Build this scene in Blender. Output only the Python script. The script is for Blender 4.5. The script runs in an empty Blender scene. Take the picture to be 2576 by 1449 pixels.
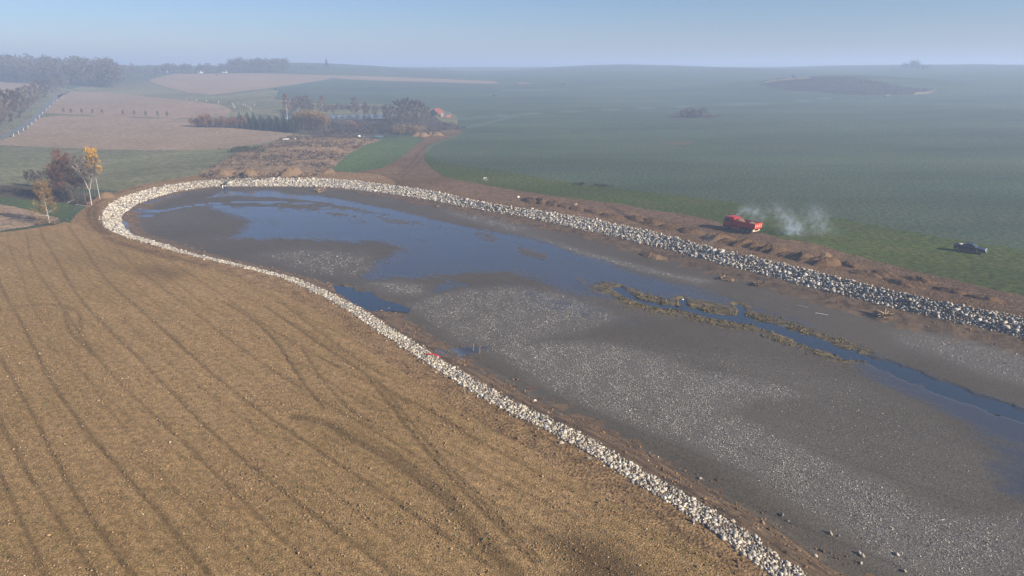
import bpy, bmesh, math, random
import numpy as np
from mathutils import Vector, Matrix
R = math.radians
scene = bpy.context.scene
C = scene.collection
rng = np.random.default_rng(7)
random.seed(7)

# ------------------------------------------------------------------ camera
CAM_H, PITCH, FPX = 34.0, R(18.0), 1717.0            # height (m), downward tilt, focal length in 2576-px units
cam_d = bpy.data.cameras.new('camera'); cam = bpy.data.objects.new('camera', cam_d); C.objects.link(cam)
cam.location = (0, 0, CAM_H); cam.rotation_euler = (math.pi/2 - PITCH, 0, 0)
cam_d.sensor_width = 36.0; cam_d.lens = 24.0; cam_d.clip_end = 20000; cam_d.clip_start = 0.5
scene.camera = cam
# ------------------------------------------------------------------ sky, sun, exposure
SUN_AZ, SUN_EL = R(120.0), R(24.5)                   # clockwise from +Y
world = bpy.data.worlds.new('World'); scene.world = world; world.use_nodes = True
wn = world.node_tree; wn.nodes.clear()
sky = wn.nodes.new('ShaderNodeTexSky'); sky.sky_type = 'NISHITA'; sky.sun_disc = False
sky.sun_elevation = SUN_EL; sky.sun_rotation = SUN_AZ
sky.altitude = 300; sky.air_density = 1.0; sky.dust_density = 0.5; sky.ozone_density = 4.0
bg = wn.nodes.new('ShaderNodeBackground'); bg.inputs['Strength'].default_value = 0.06
wo = wn.nodes.new('ShaderNodeOutputWorld')
tint = wn.nodes.new('ShaderNodeMix'); tint.data_type = 'RGBA'; tint.blend_type = 'MULTIPLY'; tint.inputs[0].default_value = 1.0
tint.inputs[7].default_value = (.76, .81, 1.0, 1); wn.links.new(sky.outputs['Color'], tint.inputs[6]); wn.links.new(tint.outputs[2], bg.inputs['Color']); wn.links.new(bg.outputs[0], wo.inputs['Surface'])
sun_d = bpy.data.lights.new('sun', 'SUN'); sun_d.energy = 5.0; sun_d.angle = R(1.2); sun_d.color = (1.0, 0.87, 0.70)
sun = bpy.data.objects.new('sun', sun_d); C.objects.link(sun)
SUNV = Vector((math.sin(SUN_AZ)*math.cos(SUN_EL), math.cos(SUN_AZ)*math.cos(SUN_EL), math.sin(SUN_EL)))
sun.rotation_euler = SUNV.to_track_quat('Z', 'Y').to_euler(); sun.location = (60, -40, 80)
vs = scene.view_settings; vs.view_transform = 'Standard'; vs.look = 'None'; vs.exposure = 0.97; vs.gamma = 1.0
cy = scene.cycles
cy.use_denoising = True; cy.max_bounces = 4; cy.diffuse_bounces = 2; cy.glossy_bounces = 2; cy.volume_bounces = 1
cy.transparent_max_bounces = 6; cy.use_adaptive_sampling = True; cy.adaptive_threshold = 0.01
cy.caustics_reflective = False; cy.caustics_refractive = False; cy.sample_clamp_indirect = 4.0
cy.volume_step_rate = 1.0; cy.volume_max_steps = 256
HAZE_DENSITY = 0.00082

# ------------------------------------------------------------------ small maths
def sst(t): t = np.clip(t, 0, 1); return t*t*(3-2*t)
def ray(px, py):
    x = (np.asarray(px, float)-1288)/FPX; y = (724.5-np.asarray(py, float))/FPX
    return x, math.cos(PITCH)+math.sin(PITCH)*y, -math.sin(PITCH)+math.cos(PITCH)*y
def plane_hit(px, py, z=0.0):
    x, f, u = ray(px, py); t = (z-CAM_H)/np.minimum(u, -1e-4); return np.stack([x*t, f*t], -1)
def resample(P, step):
    P = np.asarray(P, float); out = []
    for a, b in zip(P[:-1], P[1:]):
        n = max(1, int(np.hypot(*(b-a)[:2])/step)); out.append(a+(b-a)*np.linspace(0, 1, n, endpoint=False)[:, None])
    out.append(P[-1:]); return np.concatenate(out)
def smooth(P, it=2):                                   # Chaikin, open
    P = np.asarray(P, float)
    for _ in range(it):
        q = P[:-1]*.75+P[1:]*.25; r = P[:-1]*.25+P[1:]*.75
        m = np.empty((2*len(q), P.shape[1])); m[0::2] = q; m[1::2] = r
        P = np.concatenate([P[:1], m, P[-1:]])
    return P
def seg_dist(P, L):                                    # distance to an open polyline, index and parameter of nearest segment
    best = np.full(len(P), 1e18); bi = np.zeros(len(P), int)
    for i in range(len(L)-1):
        a, b = L[i], L[i+1]; d = b-a; l2 = d@d+1e-12
        t = np.clip(((P-a)@d)/l2, 0, 1); e = P-a-t[:, None]*d; q = (e*e).sum(1)
        m = q < best; best[m] = q[m]; bi[m] = i
    return np.sqrt(best), bi
def inside(P, L):
    r = np.zeros(len(P), bool); x, y = P[:, 0], P[:, 1]; n = len(L)
    for i in range(n):
        x1, y1 = L[i]; x2, y2 = L[(i+1) % n]
        if y1 == y2: continue
        c = ((y1 > y) != (y2 > y)) & (x < (x2-x1)*(y-y1)/(y2-y1)+x1); r ^= c
    return r
_ph = rng.uniform(0, 6.28, (40, 3)); _fr = rng.normal(size=(40, 2)); _fr /= np.hypot(_fr[:, :1], _fr[:, 1:])
def wob(X, Y, scale, k=0):                              # cheap smooth noise, about -1..1
    s = 0
    for i in range(6):
        f = (1.0+.55*i)/scale; j = (k*7+i) % 40
        s = s+np.sin((X*_fr[j, 0]+Y*_fr[j, 1])*f*6.28+_ph[j, 0])/(1+.35*i)
    return s/2.6

# ------------------------------------------------------------------ the pond's rim (top of the stones) and toe, traced from the photograph
rim_near_px = [(1938.7,1449),(1890,1411),(1786,1331),(1681.6,1265),(1603,1220),(1436.6,1112),(1276.7,1036),(1183,984),(1100,930),(1052,901),(1005,867),(952,835),(899,798),(833,755.5),(767,724),(720,702),(672,689),(613,674),(556,660.5),(500,647),(446,634),(410,623),(375,614)]
rim_rest_px = [(306,592),(273,579),(258,563),(255,542),(261,528),(282,510),(312,494),(354,482),(410,468),(464,459.5),(523,453.5),(592,449.6),(702,448),(821,449),(880,453.5),(940,461),(1022,471),(1086,480),(1158,497),(1236,513),(1335,527),(1446,543),(1566,567.5),(1656,587),(1746,611),(1853,637),(1895,647),(2000,670),(2106,697),(2226,727),(2318,748),(2424,771),(2530,789),(2576,798)]
toe_rest_px = [(330,592),(313,580),(306,569),(304,552),(306,540),(327,525),(345,513),(386,498),(440,483.5),(502,473),(553,470),(672,468.4),(821,470.5),(880,476),(970,486),(1022,494),(1086,504),(1146,517),(1266,538),(1356,553),(1461,577),(1530,592),(1596,609),(1686,629),(1761,650),(1853,674),(1895,684.5),(1965,704),(2092,737),(2177,757),(2283,783),(2389,808),(2495,831),(2576,850)]
def zbed(X, Y): return -3.15+np.clip(Y-50, -40, 175)*0.0078
RN = plane_hit(*np.array(rim_near_px).T)
ext = np.array([[50., 0.], [34., 18.]]); RN = np.concatenate([ext, RN])
RR = plane_hit(*np.array(rim_rest_px).T)
RR = np.concatenate([RR, [[95., 63.], [120., 31.], [140., 5.]]])
RN = smooth(RN, 1); RR = smooth(RR, 1)
RIM = np.concatenate([RN, RR])
tn = np.gradient(RN, axis=0); tn /= np.hypot(tn[:, :1], tn[:, 1:])
wn_ = np.interp(np.arange(len(RN)), [0, len(RN)*.55, len(RN)-4, len(RN)-1], [2.9, 2.6, 2.2, 3.4])
TN = RN+np.stack([tn[:, 1], -tn[:, 0]], 1)*wn_[:, None]                     # inner edge of the narrow near strip
T = np.array(toe_rest_px)
tz = np.interp(np.arange(len(T)), [0, 3, 8, 16, 22, 33], [-1.1, -1.6, -1.5, -1.45, -1.75, -2.0])
TR = np.stack([plane_hit(p[0], p[1], z) for p, z in zip(T, tz)])
TRz = np.concatenate([tz, [-2.0, -2.0, -2.0]])
TR = np.concatenate([TR, [[89., 60.], [114., 28.], [132., 3.]]])
TOE3 = np.concatenate([np.column_stack([TN, np.interp(np.arange(len(TN)), [0, len(TN)-3, len(TN)-1], [-.62, -.62, -.9])]), smooth(np.column_stack([TR, TRz]), 1)])
TOE = TOE3[:, :2]; NNEAR = len(TN)
POND_BB = (RIM[:, 0].min()-1, RIM[:, 0].max()+1, RIM[:, 1].min()-1, RIM[:, 1].max()+1)

carve = []                                              # (polygon, level) pools; filled below
chan = []                                               # (polyline, half-width array) channels
def base_z(X, Y):
    r = np.hypot(X, Y)
    z = 31*sst((r-380)/1120)
    z = z+1.2*wob(X, Y, 420, 1)*sst((r-260)/400)
    z = z+12*np.exp(-(((X-365)/120)**2+((Y-790)/70)**2))                   # bracken mound on the right
    for hx, hy, hh, sx_, sy_ in ((-370, 1330, 10, 150, 260), (-60, 1500, -7, 170, 420), (260, 1650, 7, 170, 350), (840, 1450, 7, 230, 400), (560, 1500, -4, 130, 350), (-760, 1250, 5, 200, 250)):
        z = z+hh*np.exp(-(((X-hx)/sx_)**2+((Y-hy)/sy_)**2))         # rolling skyline
    z = z+3.5*np.exp(-(((X+270)/110)**2+((Y-560)/90)**2))                   # convex stubble field on the left
    z = z+2.2*np.exp(-(((X+88)/26)**2+((Y-300)/40)**2))                     # rough ground behind the pond
    return z
def zfun(X, Y, detail=True):
    X = np.asarray(X, float); Y = np.asarray(Y, float); sh = X.shape
    X = X.ravel(); Y = Y.ravel(); z = base_z(X, Y)
    m = (X > POND_BB[0]) & (X < POND_BB[1]) & (Y > POND_BB[2]) & (Y < POND_BB[3])
    if m.any():
        P = np.stack([X[m], Y[m]], 1); zz = z[m]
        ins = inside(P, RIM); Q = P[ins]
        if len(Q):
            dr, _ = seg_dist(Q, RIM); dt, ti = seg_dist(Q, TOE); it = inside(Q, TOE)
            zt = TOE3[ti, 2]; zb = zbed(Q[:, 0], Q[:, 1])
            w = np.where(ti < NNEAR, 6.5, 5.0)
            zi = zt+(zb-zt)*sst(dt/w)
            if detail:
                zi = zi+wob(Q[:, 0], Q[:, 1], 9, 2)*.012*sst(dt/3)+np.where(ti < NNEAR, 1, .6)*wob(Q[:, 0], Q[:, 1], 3.1, 3)*.09*np.exp(-((dt-3)/2.5)**2)
            z0 = np.where(it, zi, zt*dr/(dr+dt+1e-6))
            zz[ins] = np.minimum(z0, 0.02)
        z[m] = zz
    for poly, lev in carve:
        b = poly.min(0), poly.max(0)
        q = (X > b[0][0]) & (X < b[1][0]) & (Y > b[0][1]) & (Y < b[1][1])
        if q.any():
            P = np.stack([X[q], Y[q]], 1); ii = inside(P, poly); zq = z[q]
            zq[ii] = np.minimum(zq[ii], lev-.15); z[q] = zq
    for line, hw, dep in chan:
        h = hw.max()+1
        b = line.min(0)-h, line.max(0)+h
        q = (X > b[0][0]) & (X < b[1][0]) & (Y > b[0][1]) & (Y < b[1][1])
        if q.any():
            P = np.stack([X[q], Y[q]], 1); d, i = seg_dist(P, line); zq = z[q]
            zq -= dep*sst((hw[i]*1.25+.25-d)/(hw[i]*.5+.25)); z[q] = zq
    return z.reshape(sh)
def hit(px, py, pond=False):
    px = np.atleast_1d(np.asarray(px, float)); py = np.atleast_1d(np.asarray(py, float))
    x, f, u = ray(px, py)
    if pond:
        z = np.zeros_like(x)-1.5
        for _ in range(14):
            t = (z-CAM_H)/u; z = .5*z+.5*zfun(x*t, f*t, False)
        t = (z-CAM_H)/u; return np.stack([x*t, f*t, z], -1)
    ts = np.geomspace(25, 4200, 420)
    X = x[:, None]*ts; Y = f[:, None]*ts; Z = CAM_H+u[:, None]*ts
    below = Z < base_z(X, Y)
    i = np.where(below.any(1), below.argmax(1), len(ts)-1); i = np.maximum(i, 1)
    lo, hi = ts[i-1].copy(), ts[i].copy()
    for _ in range(18):
        mid = (lo+hi)/2; b = CAM_H+u*mid < base_z(x*mid, f*mid); hi = np.where(b, mid, hi); lo = np.where(b, lo, mid)
    return np.stack([x*hi, f*hi, base_z(x*hi, f*hi)], -1)
def at(px, py, pond=False):
    h = hit(px, py, pond)[0]; return Vector((h[0], h[1], float(zfun(h[0], h[1]))))
def depth_of(p): return p.y*math.cos(PITCH)+(CAM_H-p.z)*math.sin(PITCH)
def pxm(p, n): return n*depth_of(p)/FPX                 # n photo pixels at p in metres
def poly_world(px_poly, pond=False, jitter=.0, step=14):
    P = np.array(px_poly, float); P = np.concatenate([P, P[:1]]); P = resample(P, step)[:-1]
    W = hit(P[:, 0], P[:, 1], pond)[:, :2]
    if jitter:
        r = np.hypot(W[:, 0], W[:, 1]); k = jitter*r*.01
        W = W+np.stack([wob(W[:, 0], W[:, 1], 9, 4)*k, wob(W[:, 0], W[:, 1], 9, 5)*k], 1)
    return W
def line_world(px_line, pond=False, step=10, sm=2):
    P = smooth(np.array(px_line, float), sm); P = resample(P, step); return hit(P[:, 0], P[:, 1], pond)[:, :2]

# ------------------------------------------------------------------ materials
class G:
    def __init__(s, name):
        s.m = bpy.data.materials.new(name); s.m.use_nodes = True; s.t = s.m.node_tree; s.t.nodes.clear()
        s.out = s.t.nodes.new('ShaderNodeOutputMaterial'); s.co = None
    def new(s, typ, **kw):
        n = s.t.nodes.new(typ)
        for k, v in kw.items(): setattr(n, k, v)
        return n
    def put(s, sock, v):
        if isinstance(v, bpy.types.NodeSocket): s.t.links.new(v, sock)
        elif isinstance(v, (tuple, list)) and len(v) == 3 and sock.type == 'RGBA': sock.default_value = (*v, 1)
        else: sock.default_value = v
    def coord(s):
        if s.co is None: s.co = s.new('ShaderNodeTexCoord').outputs['Object']
        return s.co
    def scaled(s, sx, sy, sz=1, rz=0):
        n = s.new('ShaderNodeMapping'); s.put(n.inputs['Vector'], s.coord()); n.vector_type = 'TEXTURE'; n.inputs['Scale'].default_value = (1/sx, 1/sy, 1/sz); n.inputs['Rotation'].default_value = (0, 0, rz); return n.outputs[0]
    def noise(s, scale, detail=3, rough=.55, vec=None, dist=0):
        n = s.new('ShaderNodeTexNoise'); s.put(n.inputs['Vector'], vec or s.coord())
        n.inputs['Scale'].default_value = scale; n.inputs['Detail'].default_value = detail; n.inputs['Roughness'].default_value = rough; n.inputs['Distortion'].default_value = dist
        return n.outputs['Fac']
    def voro(s, scale, vec=None, feature='F1', out='Distance', rnd=1):
        n = s.new('ShaderNodeTexVoronoi', feature=feature); s.put(n.inputs['Vector'], vec or s.coord()); n.inputs['Scale'].default_value = scale; n.inputs['Randomness'].default_value = rnd
        return n.outputs[out]
    def ramp(s, fac, stops):
        n = s.new('ShaderNodeValToRGB'); s.put(n.inputs[0], fac); e = n.color_ramp.elements
        while len(e) < len(stops): e.new(.5)
        for q, (p, c) in zip(e, stops):
            q.position = p; q.color = (c, c, c, 1) if not isinstance(c, tuple) else (*c, 1)
        return n.outputs[0]
    def mix(s, f, a, b, bt='MIX'):
        n = s.new('ShaderNodeMix', data_type='RGBA', blend_type=bt); s.put(n.inputs[0], f); s.put(n.inputs[6], a); s.put(n.inputs[7], b); return n.outputs[2]
    def math(s, op, a, b=0.0, c=None):
        n = s.new('ShaderNodeMath', operation=op); s.put(n.inputs[0], a); s.put(n.inputs[1], b)
        if c is not None: s.put(n.inputs[2], c)
        return n.outputs[0]
    def attr(s, name, out='Fac'):
        n = s.new('ShaderNodeAttribute', attribute_name=name); return n.outputs[out]
    def bump(s, h, strength=.5, dist=.1):
        n = s.new('ShaderNodeBump'); s.put(n.inputs['Height'], h); n.inputs['Strength'].default_value = strength; n.inputs['Distance'].default_value = dist; return n.outputs[0]
    def bsdf(s, base, rough=.9, normal=None, spec=.2, metal=0, ior=None, **kw):
        n = s.new('ShaderNodeBsdfPrincipled'); s.put(n.inputs['Base Color'], base); s.put(n.inputs['Roughness'], rough); s.put(n.inputs['Metallic'], metal)
        s.put(n.inputs['Specular IOR Level'], spec)
        if ior: n.inputs['IOR'].default_value = ior
        if normal is not None: s.put(n.inputs['Normal'], normal)
        for k, v in kw.items(): s.put(n.inputs[k], v)
        s.t.links.new(n.outputs[0], s.out.inputs['Surface']); return s.m
def plain(name, col, rough=.6, spec=.4, metal=0, var=.18, scale=2.0):
    g = G(name); f = g.noise(scale, 3)
    return g.bsdf(g.mix(f, tuple(c*(1-var) for c in col), tuple(min(1, c*(1+var)) for c in col)), rough, spec=spec, metal=metal)

def mat_soil(name, a, b, dark, clod=4.0, furrow=None, bump=.9, green=0):
    g = G(name)
    big = g.noise(.035, 4, .6); mid = g.noise(.35, 4, .6); fine = g.noise(clod, 5, .68); vo = g.voro(clod*1.3)
    col = g.mix(g.ramp(big, [(.38, 0), (.62, 1)]), a, b)
    col = g.mix(g.math('MULTIPLY', g.ramp(mid, [(.35, 0), (.75, 1)]), .45), col, dark)
    if furrow:
        st = g.noise(.55, 3, .6, g.scaled(.06, 1.0, 1, furrow)); col = g.mix(g.math('MULTIPLY', g.ramp(st, [(.35, 0), (.7, 1)]), .55), col, tuple(c*.68 for c in a))
        st2 = g.noise(2.2, 2, .6, g.scaled(.12, 1.0, 1, furrow)); col = g.mix(g.math('MULTIPLY', g.ramp(st2, [(.4, 0), (.7, 1)]), .35), col, tuple(min(1, c*1.3) for c in b))
    if green:
        gr = g.ramp(g.noise(.9, 5, .7), [(.56, 0), (.72, 1)]); col = g.mix(g.math('MULTIPLY', gr, green), col, (.09, .12, .035))
    sp = g.ramp(fine, [(.36, .45), (.5, .95), (.63, 1.5)]); col = g.mix(1.0, col, sp, 'MULTIPLY')
    md = g.ramp(g.noise(clod*.22, 4, .7), [(.36, .68), (.5, 1.0), (.64, 1.28)]); col = g.mix(1.0, col, md, 'MULTIPLY')
    col = g.mix(g.math('MULTIPLY', g.attr('track'), .62), col, tuple(c*.55 for c in dark))
    col = g.mix(g.math('MULTIPLY', g.attr('tone_patch'), .75), col, tuple(c*.42 for c in dark))
    h = g.math('ADD', fine, g.math('MULTIPLY', vo, .7))
    return g.bsdf(col, .95, g.bump(h, bump, .10 if clod > 5 else .16), spec=.1)
def mat_green(name, a, b, dry, dryamt=.4, scale=1.4, rz=.5, tr=.5, fleck=.5):
    g = G(name)
    big = g.noise(.018, 4, .6); mid = g.noise(.16, 4, .62, g.scaled(.5, 1, 1, rz)); fine = g.noise(scale, 4, .72, g.scaled(.6, 1, 1, rz)); ff = g.noise(scale*4, 2, .6)
    col = g.mix(g.ramp(big, [(.3, 0), (.7, 1)]), a, b)
    col = g.mix(g.math('MULTIPLY', g.ramp(mid, [(.42, 0), (.72, 1)]), dryamt), col, dry)
    col = g.mix(1.0, col, g.ramp(fine, [(.36, 1-fleck), (.5, .95), (.64, 1+fleck)]), 'MULTIPLY')
    col = g.mix(1.0, col, g.ramp(ff, [(.36, .6), (.64, 1.4)]), 'MULTIPLY'); col = g.mix(1.0, col, g.ramp(g.noise(.022, 4, .6, g.scaled(.25, 1, 1, rz+.9)), [(.36, .78), (.64, 1.25)]), 'MULTIPLY')
    col = g.mix(g.math('MULTIPLY', g.attr('track'), tr), col, tuple(c*.7 for c in dry))
    col = g.mix(g.math('MULTIPLY', g.attr('crust'), .6), col, (.15, .19, .16)); col = g.mix(g.math('MULTIPLY', g.attr('tone_patch'), .8), col, (.17, .105, .06))
    return g.bsdf(col, .95, g.bump(fine, .8, .25), spec=.08)
def mat_mud():
    g = G('pond_mud')
    big = g.noise(.05, 4, .6); mid = g.noise(.5, 4, .65); fine = g.noise(5, 4, .7)
    col = g.mix(g.ramp(big, [(.33, 0), (.67, 1)]), (.068, .056, .036), (.092, .079, .060))
    col = g.mix(g.math('MULTIPLY', g.ramp(mid, [(.4, 0), (.7, 1)]), .4), col, (.066, .054, .036))
    col = g.mix(1.0, col, g.ramp(fine, [(.36, .6), (.5, 1), (.64, 1.4)]), 'MULTIPLY')
    col = g.mix(g.ramp(g.math('ADD', g.attr('earth'), g.math('MULTIPLY', g.math('SUBTRACT', g.noise(.7, 5, .7), .5), .9)), [(.3, 0), (.7, 1)]), col, g.mix(g.ramp(g.noise(.6, 5, .7), [(.3, 0), (.7, 1)]), (.036, .023, .012), (.19, .128, .068)))
    cr = g.attr('crust'); sk = g.ramp(g.noise(6.5, 4, .8), [(.49, 0), (.60, 1)])
    col = g.mix(g.math('MULTIPLY', cr, .35), col, (.105, .098, .085)); col = g.mix(g.math('MULTIPLY', g.math('MULTIPLY', cr, sk), .75), col, (.24, .23, .205))
    col = g.mix(g.math('MULTIPLY', g.attr('track'), .7), col, (.03, .02, .011))
    fl = g.scaled(.16, .75, 1, R(-50)); n1 = g.noise(.5, 5, .68, fl, .8); n2 = g.noise(2.2, 4, .7, fl); n0 = g.noise(.10, 3, .6)
    nn = g.math('ADD', g.math('ADD', g.math('MULTIPLY', g.math('SUBTRACT', n1, .5), .95), g.math('MULTIPLY', g.math('SUBTRACT', n2, .5), .55)), g.math('MULTIPLY', g.math('SUBTRACT', n0, .5), .6))
    w = g.ramp(g.math('ADD', g.attr('wet'), nn), [(.26, 0), (.50, .7), (.74, 1)])
    wd = g.noise(1.1, 5, .75, g.scaled(.45, 1.1, 1, R(-35))); weed = g.ramp(g.math('ADD', g.attr('weed'), g.math('MULTIPLY', g.math('SUBTRACT', wd, .5), 3.2)), [(.55, 0), (.80, 1)])
    weed = g.math('MULTIPLY', weed, g.ramp(g.attr('weed'), [(.08, 0), (.35, 1)]))
    col = g.mix(w, col, (.038, .036, .034))
    col = g.mix(weed, col, g.mix(g.ramp(g.noise(1.3, 5, .75, g.scaled(.5, 1.2, 1, R(-35))), [(.38, 0), (.62, 1)]), (.016, .013, .006), (.19, .14, .05)))
    w2 = g.math('MULTIPLY', w, g.math('SUBTRACT', 1.0, weed))
    rough = g.math('SUBTRACT', .62, g.math('MULTIPLY', w2, .50))
    h = g.math('ADD', g.math('MULTIPLY', fine, g.math('SUBTRACT', 1.0, g.math('MULTIPLY', w2, .94))), g.math('MULTIPLY', weed, g.noise(3, 3)))
    return g.bsdf(col, rough, g.bump(h, .5, .12), spec=g.math('ADD', .30, g.math('MULTIPLY', w2, .75)))
def mat_water(name, col=(.02, .03, .04), rough=.04, sc=1.2):
    g = G(name); return g.bsdf(col, rough, g.bump(g.noise(sc, 3), .06, .05), spec=.6)

M = {}
M['ploughed'] = mat_soil('ploughed_soil', (.262, .170, .070), (.325, .216, .104), (.165, .105, .044), 7.0, R(-41.8), bump=.75, green=.45)
M['stubble'] = mat_soil('dry_stubble_soil', (.26, .185, .12), (.32, .235, .16), (.20, .15, .10), 2.0, R(75), bump=.4)
M['earth'] = mat_soil('disturbed_earth', (.225, .145, .068), (.29, .19, .098), (.105, .066, .032), 3.4, None, .7)
M['track'] = mat_soil('churned_track_earth', (.125, .078, .042), (.19, .122, .068), (.05, .031, .017), 2.4, None, 1.0)
M['crop'] = mat_green('blue_green_crop', (.048, .080, .050), (.066, .092, .055), (.095, .09, .045), .35, 1.5, R(-50), .7, .75)
M['verge'] = mat_green('mown_verge_grass', (.042, .070, .010), (.056, .078, .014), (.095, .080, .028), .5, 1.3, R(-50), .5, .7)
M['young'] = mat_green('young_green_grass', (.06, .105, .036), (.075, .112, .045), (.11, .115, .055), .4, 1.2)
M['meadow'] = mat_green('meadow_grass', (.11, .125, .055), (.15, .15, .085), (.20, .175, .115), .75, .7, R(10))
M['rough'] = mat_soil('rough_weedy_ground', (.25, .17, .10), (.30, .205, .125), (.07, .05, .035), 1.1, None, 1.0, green=.4)
M['scrub'] = mat_green('dark_scrub_ground', (.05, .055, .04), (.085, .075, .05), (.12, .085, .05), .6, .8)
M['bracken'] = mat_green('bracken_mound', (.026, .022, .024), (.036, .028, .027), (.09, .07, .045), .5, .5, .2)
M['drygrass'] = mat_green('pale_dry_grass', (.24, .19, .11), (.30, .24, .14), (.2, .15, .09), .4, .8, .2)
M['asphalt'] = plain('asphalt', (.12, .13, .14), .8)
M['mud'] = mat_mud(); M['water'] = mat_water('stream_water', (.02, .032, .045)); M['farwater'] = mat_water('pond_water', (.03, .04, .05), .08, .4)

# ------------------------------------------------------------------ object helpers
def props(o, label=None, cat=None, group=None, kind=None):
    if label: o['label'] = label
    if cat: o['category'] = cat
    if group: o['group'] = group
    if kind: o['kind'] = kind
    return o
def link(name, me, mats, parent=None):
    o = bpy.data.objects.new(name, me); C.objects.link(o)
    if mats is not None:
        for m in (mats if isinstance(mats, (list, tuple)) else [mats]): me.materials.append(m)
    if parent: o.parent = parent
    return o
def empty(name, loc, rz=0):
    o = bpy.data.objects.new(name, None); C.objects.link(o); o.location = loc; o.rotation_euler = (0, 0, rz); o.empty_display_size = .3; return o
def np_mesh(name, V, F, smooth_=False):                 # F: (n,3) or (n,4)
    V = np.asarray(V, np.float32); F = np.asarray(F, np.int32); k = F.shape[1]
    me = bpy.data.meshes.new(name); me.vertices.add(len(V)); me.vertices.foreach_set('co', V.ravel())
    me.loops.add(F.size); me.loops.foreach_set('vertex_index', F.ravel())
    me.polygons.add(len(F)); me.polygons.foreach_set('loop_start', np.arange(0, F.size, k, dtype=np.int32))
    if smooth_: me.polygons.foreach_set('use_smooth', np.ones(len(F), bool))
    me.update(calc_edges=True); return me
def add_attr(me, name, arr):
    a = me.attributes.new(name, 'FLOAT', 'POINT'); a.data.foreach_set('value', np.asarray(arr, np.float32))
def add_col(me, name, arr):
    a = me.attributes.new(name, 'FLOAT_COLOR', 'POINT'); c = np.ones((len(arr), 4), np.float32); c[:, :3] = arr; a.data.foreach_set('color', c.ravel())
def copy_tree(o, parent=None):
    c = o.copy(); C.objects.link(c); c.parent = parent
    for ch in list(o.children): copy_tree(ch, c)
    return c

# ------------------------------------------------------------------ water courses
channel_px = [(1560,722,.25),(1588,749,.5),(1628,763,.65),(1668,769,.7),(1717,775,.75),(1767,787,.9),(1817,797,1.2),(1866,803,1.3),(1926,817,1.2),(1981,836,1.5),(2013,847,1.7),(2078,872,1.6),(2142,893,1.3),(2200,908,1.2),(2247,926,1.4),(2318,955,1.5),(2389,981,1.4),(2459,1008,1.4),(2576,1046,1.4),(2720,1095,1.5)]
cp = np.array(channel_px); cp = smooth(cp, 2); CH = hit(cp[:, 0], cp[:, 1], True)[:, :2]; CHW = cp[:, 2]
_c = resample(np.column_stack([CH, CHW]), 1.0); CH = _c[:, :2]; CHW = _c[:, 2]*(1+.45*wob(CH[:, 0], CH[:, 1], 6, 4)); CH = CH+np.stack([wob(CH[:, 0], CH[:, 1], 7, 1), wob(CH[:, 0], CH[:, 1], 7, 2)], 1)*.22
side_px = [[(1855,766),(1868,778),(1862,790),(1880,800)], [(1716,752),(1718,764),(1722,775)], [(1545,722),(1562,735),(1590,750)]]
SIDE = [(line_world(s, True, 4, 1), .45) for s in side_px]
pool_near = poly_world([(838,716),(886,721),(891,732),(936,734),(952,753),(992,762),(1034,777),(1031,785),(992,782),(931,782),(894,763),(857,740),(841,729)], True, .4, 6)
def pool_sheet(name, poly, lev, mat):
    n = len(poly); bm = bmesh.new(); vs_ = [bm.verts.new((p[0], p[1], lev)) for p in poly]; bm.faces.new(vs_)
    bmesh.ops.triangulate(bm, faces=bm.faces[:]); me = bpy.data.meshes.new(name); bm.to_mesh(me); bm.free()
    for p in me.polygons:
        if p.normal.z < 0: p.flip()
    return props(link(name, me, mat), kind='structure')
zp = zfun(pool_near[:, 0], pool_near[:, 1]); lev_near = float(np.percentile(zp, 35))
fp = [([(703,281),(760,279.5),(830,278.5),(900,279),(966,281),(968,297),(900,299.5),(830,299.5),(735,299),(700,294)]),
      ([(556,256.5),(600,257),(662,259),(658,262),(600,261.5),(560,260)]),
      ([(866,339),(900,339.5),(965,340),(974,343),(930,345),(868,342.6)])]
far_pools = []
for q in fp:
    W = poly_world(q, False, .3, 8); far_pools.append((W, float(base_z(W[:, 0], W[:, 1]).min())-.05))
carve.append((pool_near, lev_near))
for W, l in far_pools: carve.append((W, l))
chan.append((CH, CHW, .32))
for L, w in SIDE: chan.append((L, np.full(len(L), w), .28))

# ------------------------------------------------------------------ terrain sheet cut into fields
du = .0020
ud = np.arange(-.80, .8001, du); us = np.concatenate([-np.geomspace(3.5, .81, 36), ud, np.geomspace(.81, 3.5, 36)])
rows = [15.0]
while rows[-1] < 6000:
    y = rows[-1]; rows.append(y+min(90, 1.3*(y*y+CAM_H**2)/(683*CAM_H)))
rows = np.array(rows); NR, NC = len(rows), len(us)
GX = us[None, :]*(rows[:, None]+15); GY = np.repeat(rows[:, None], NC, 1)
V2 = np.stack([GX.ravel(), GY.ravel()], 1)
idx = np.arange(NR*NC).reshape(NR, NC)
Q = np.stack([idx[:-1, :-1], idx[:-1, 1:], idx[1:, 1:], idx[1:, :-1]], -1).reshape(-1, 4)
cen = V2[Q].mean(1)

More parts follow.
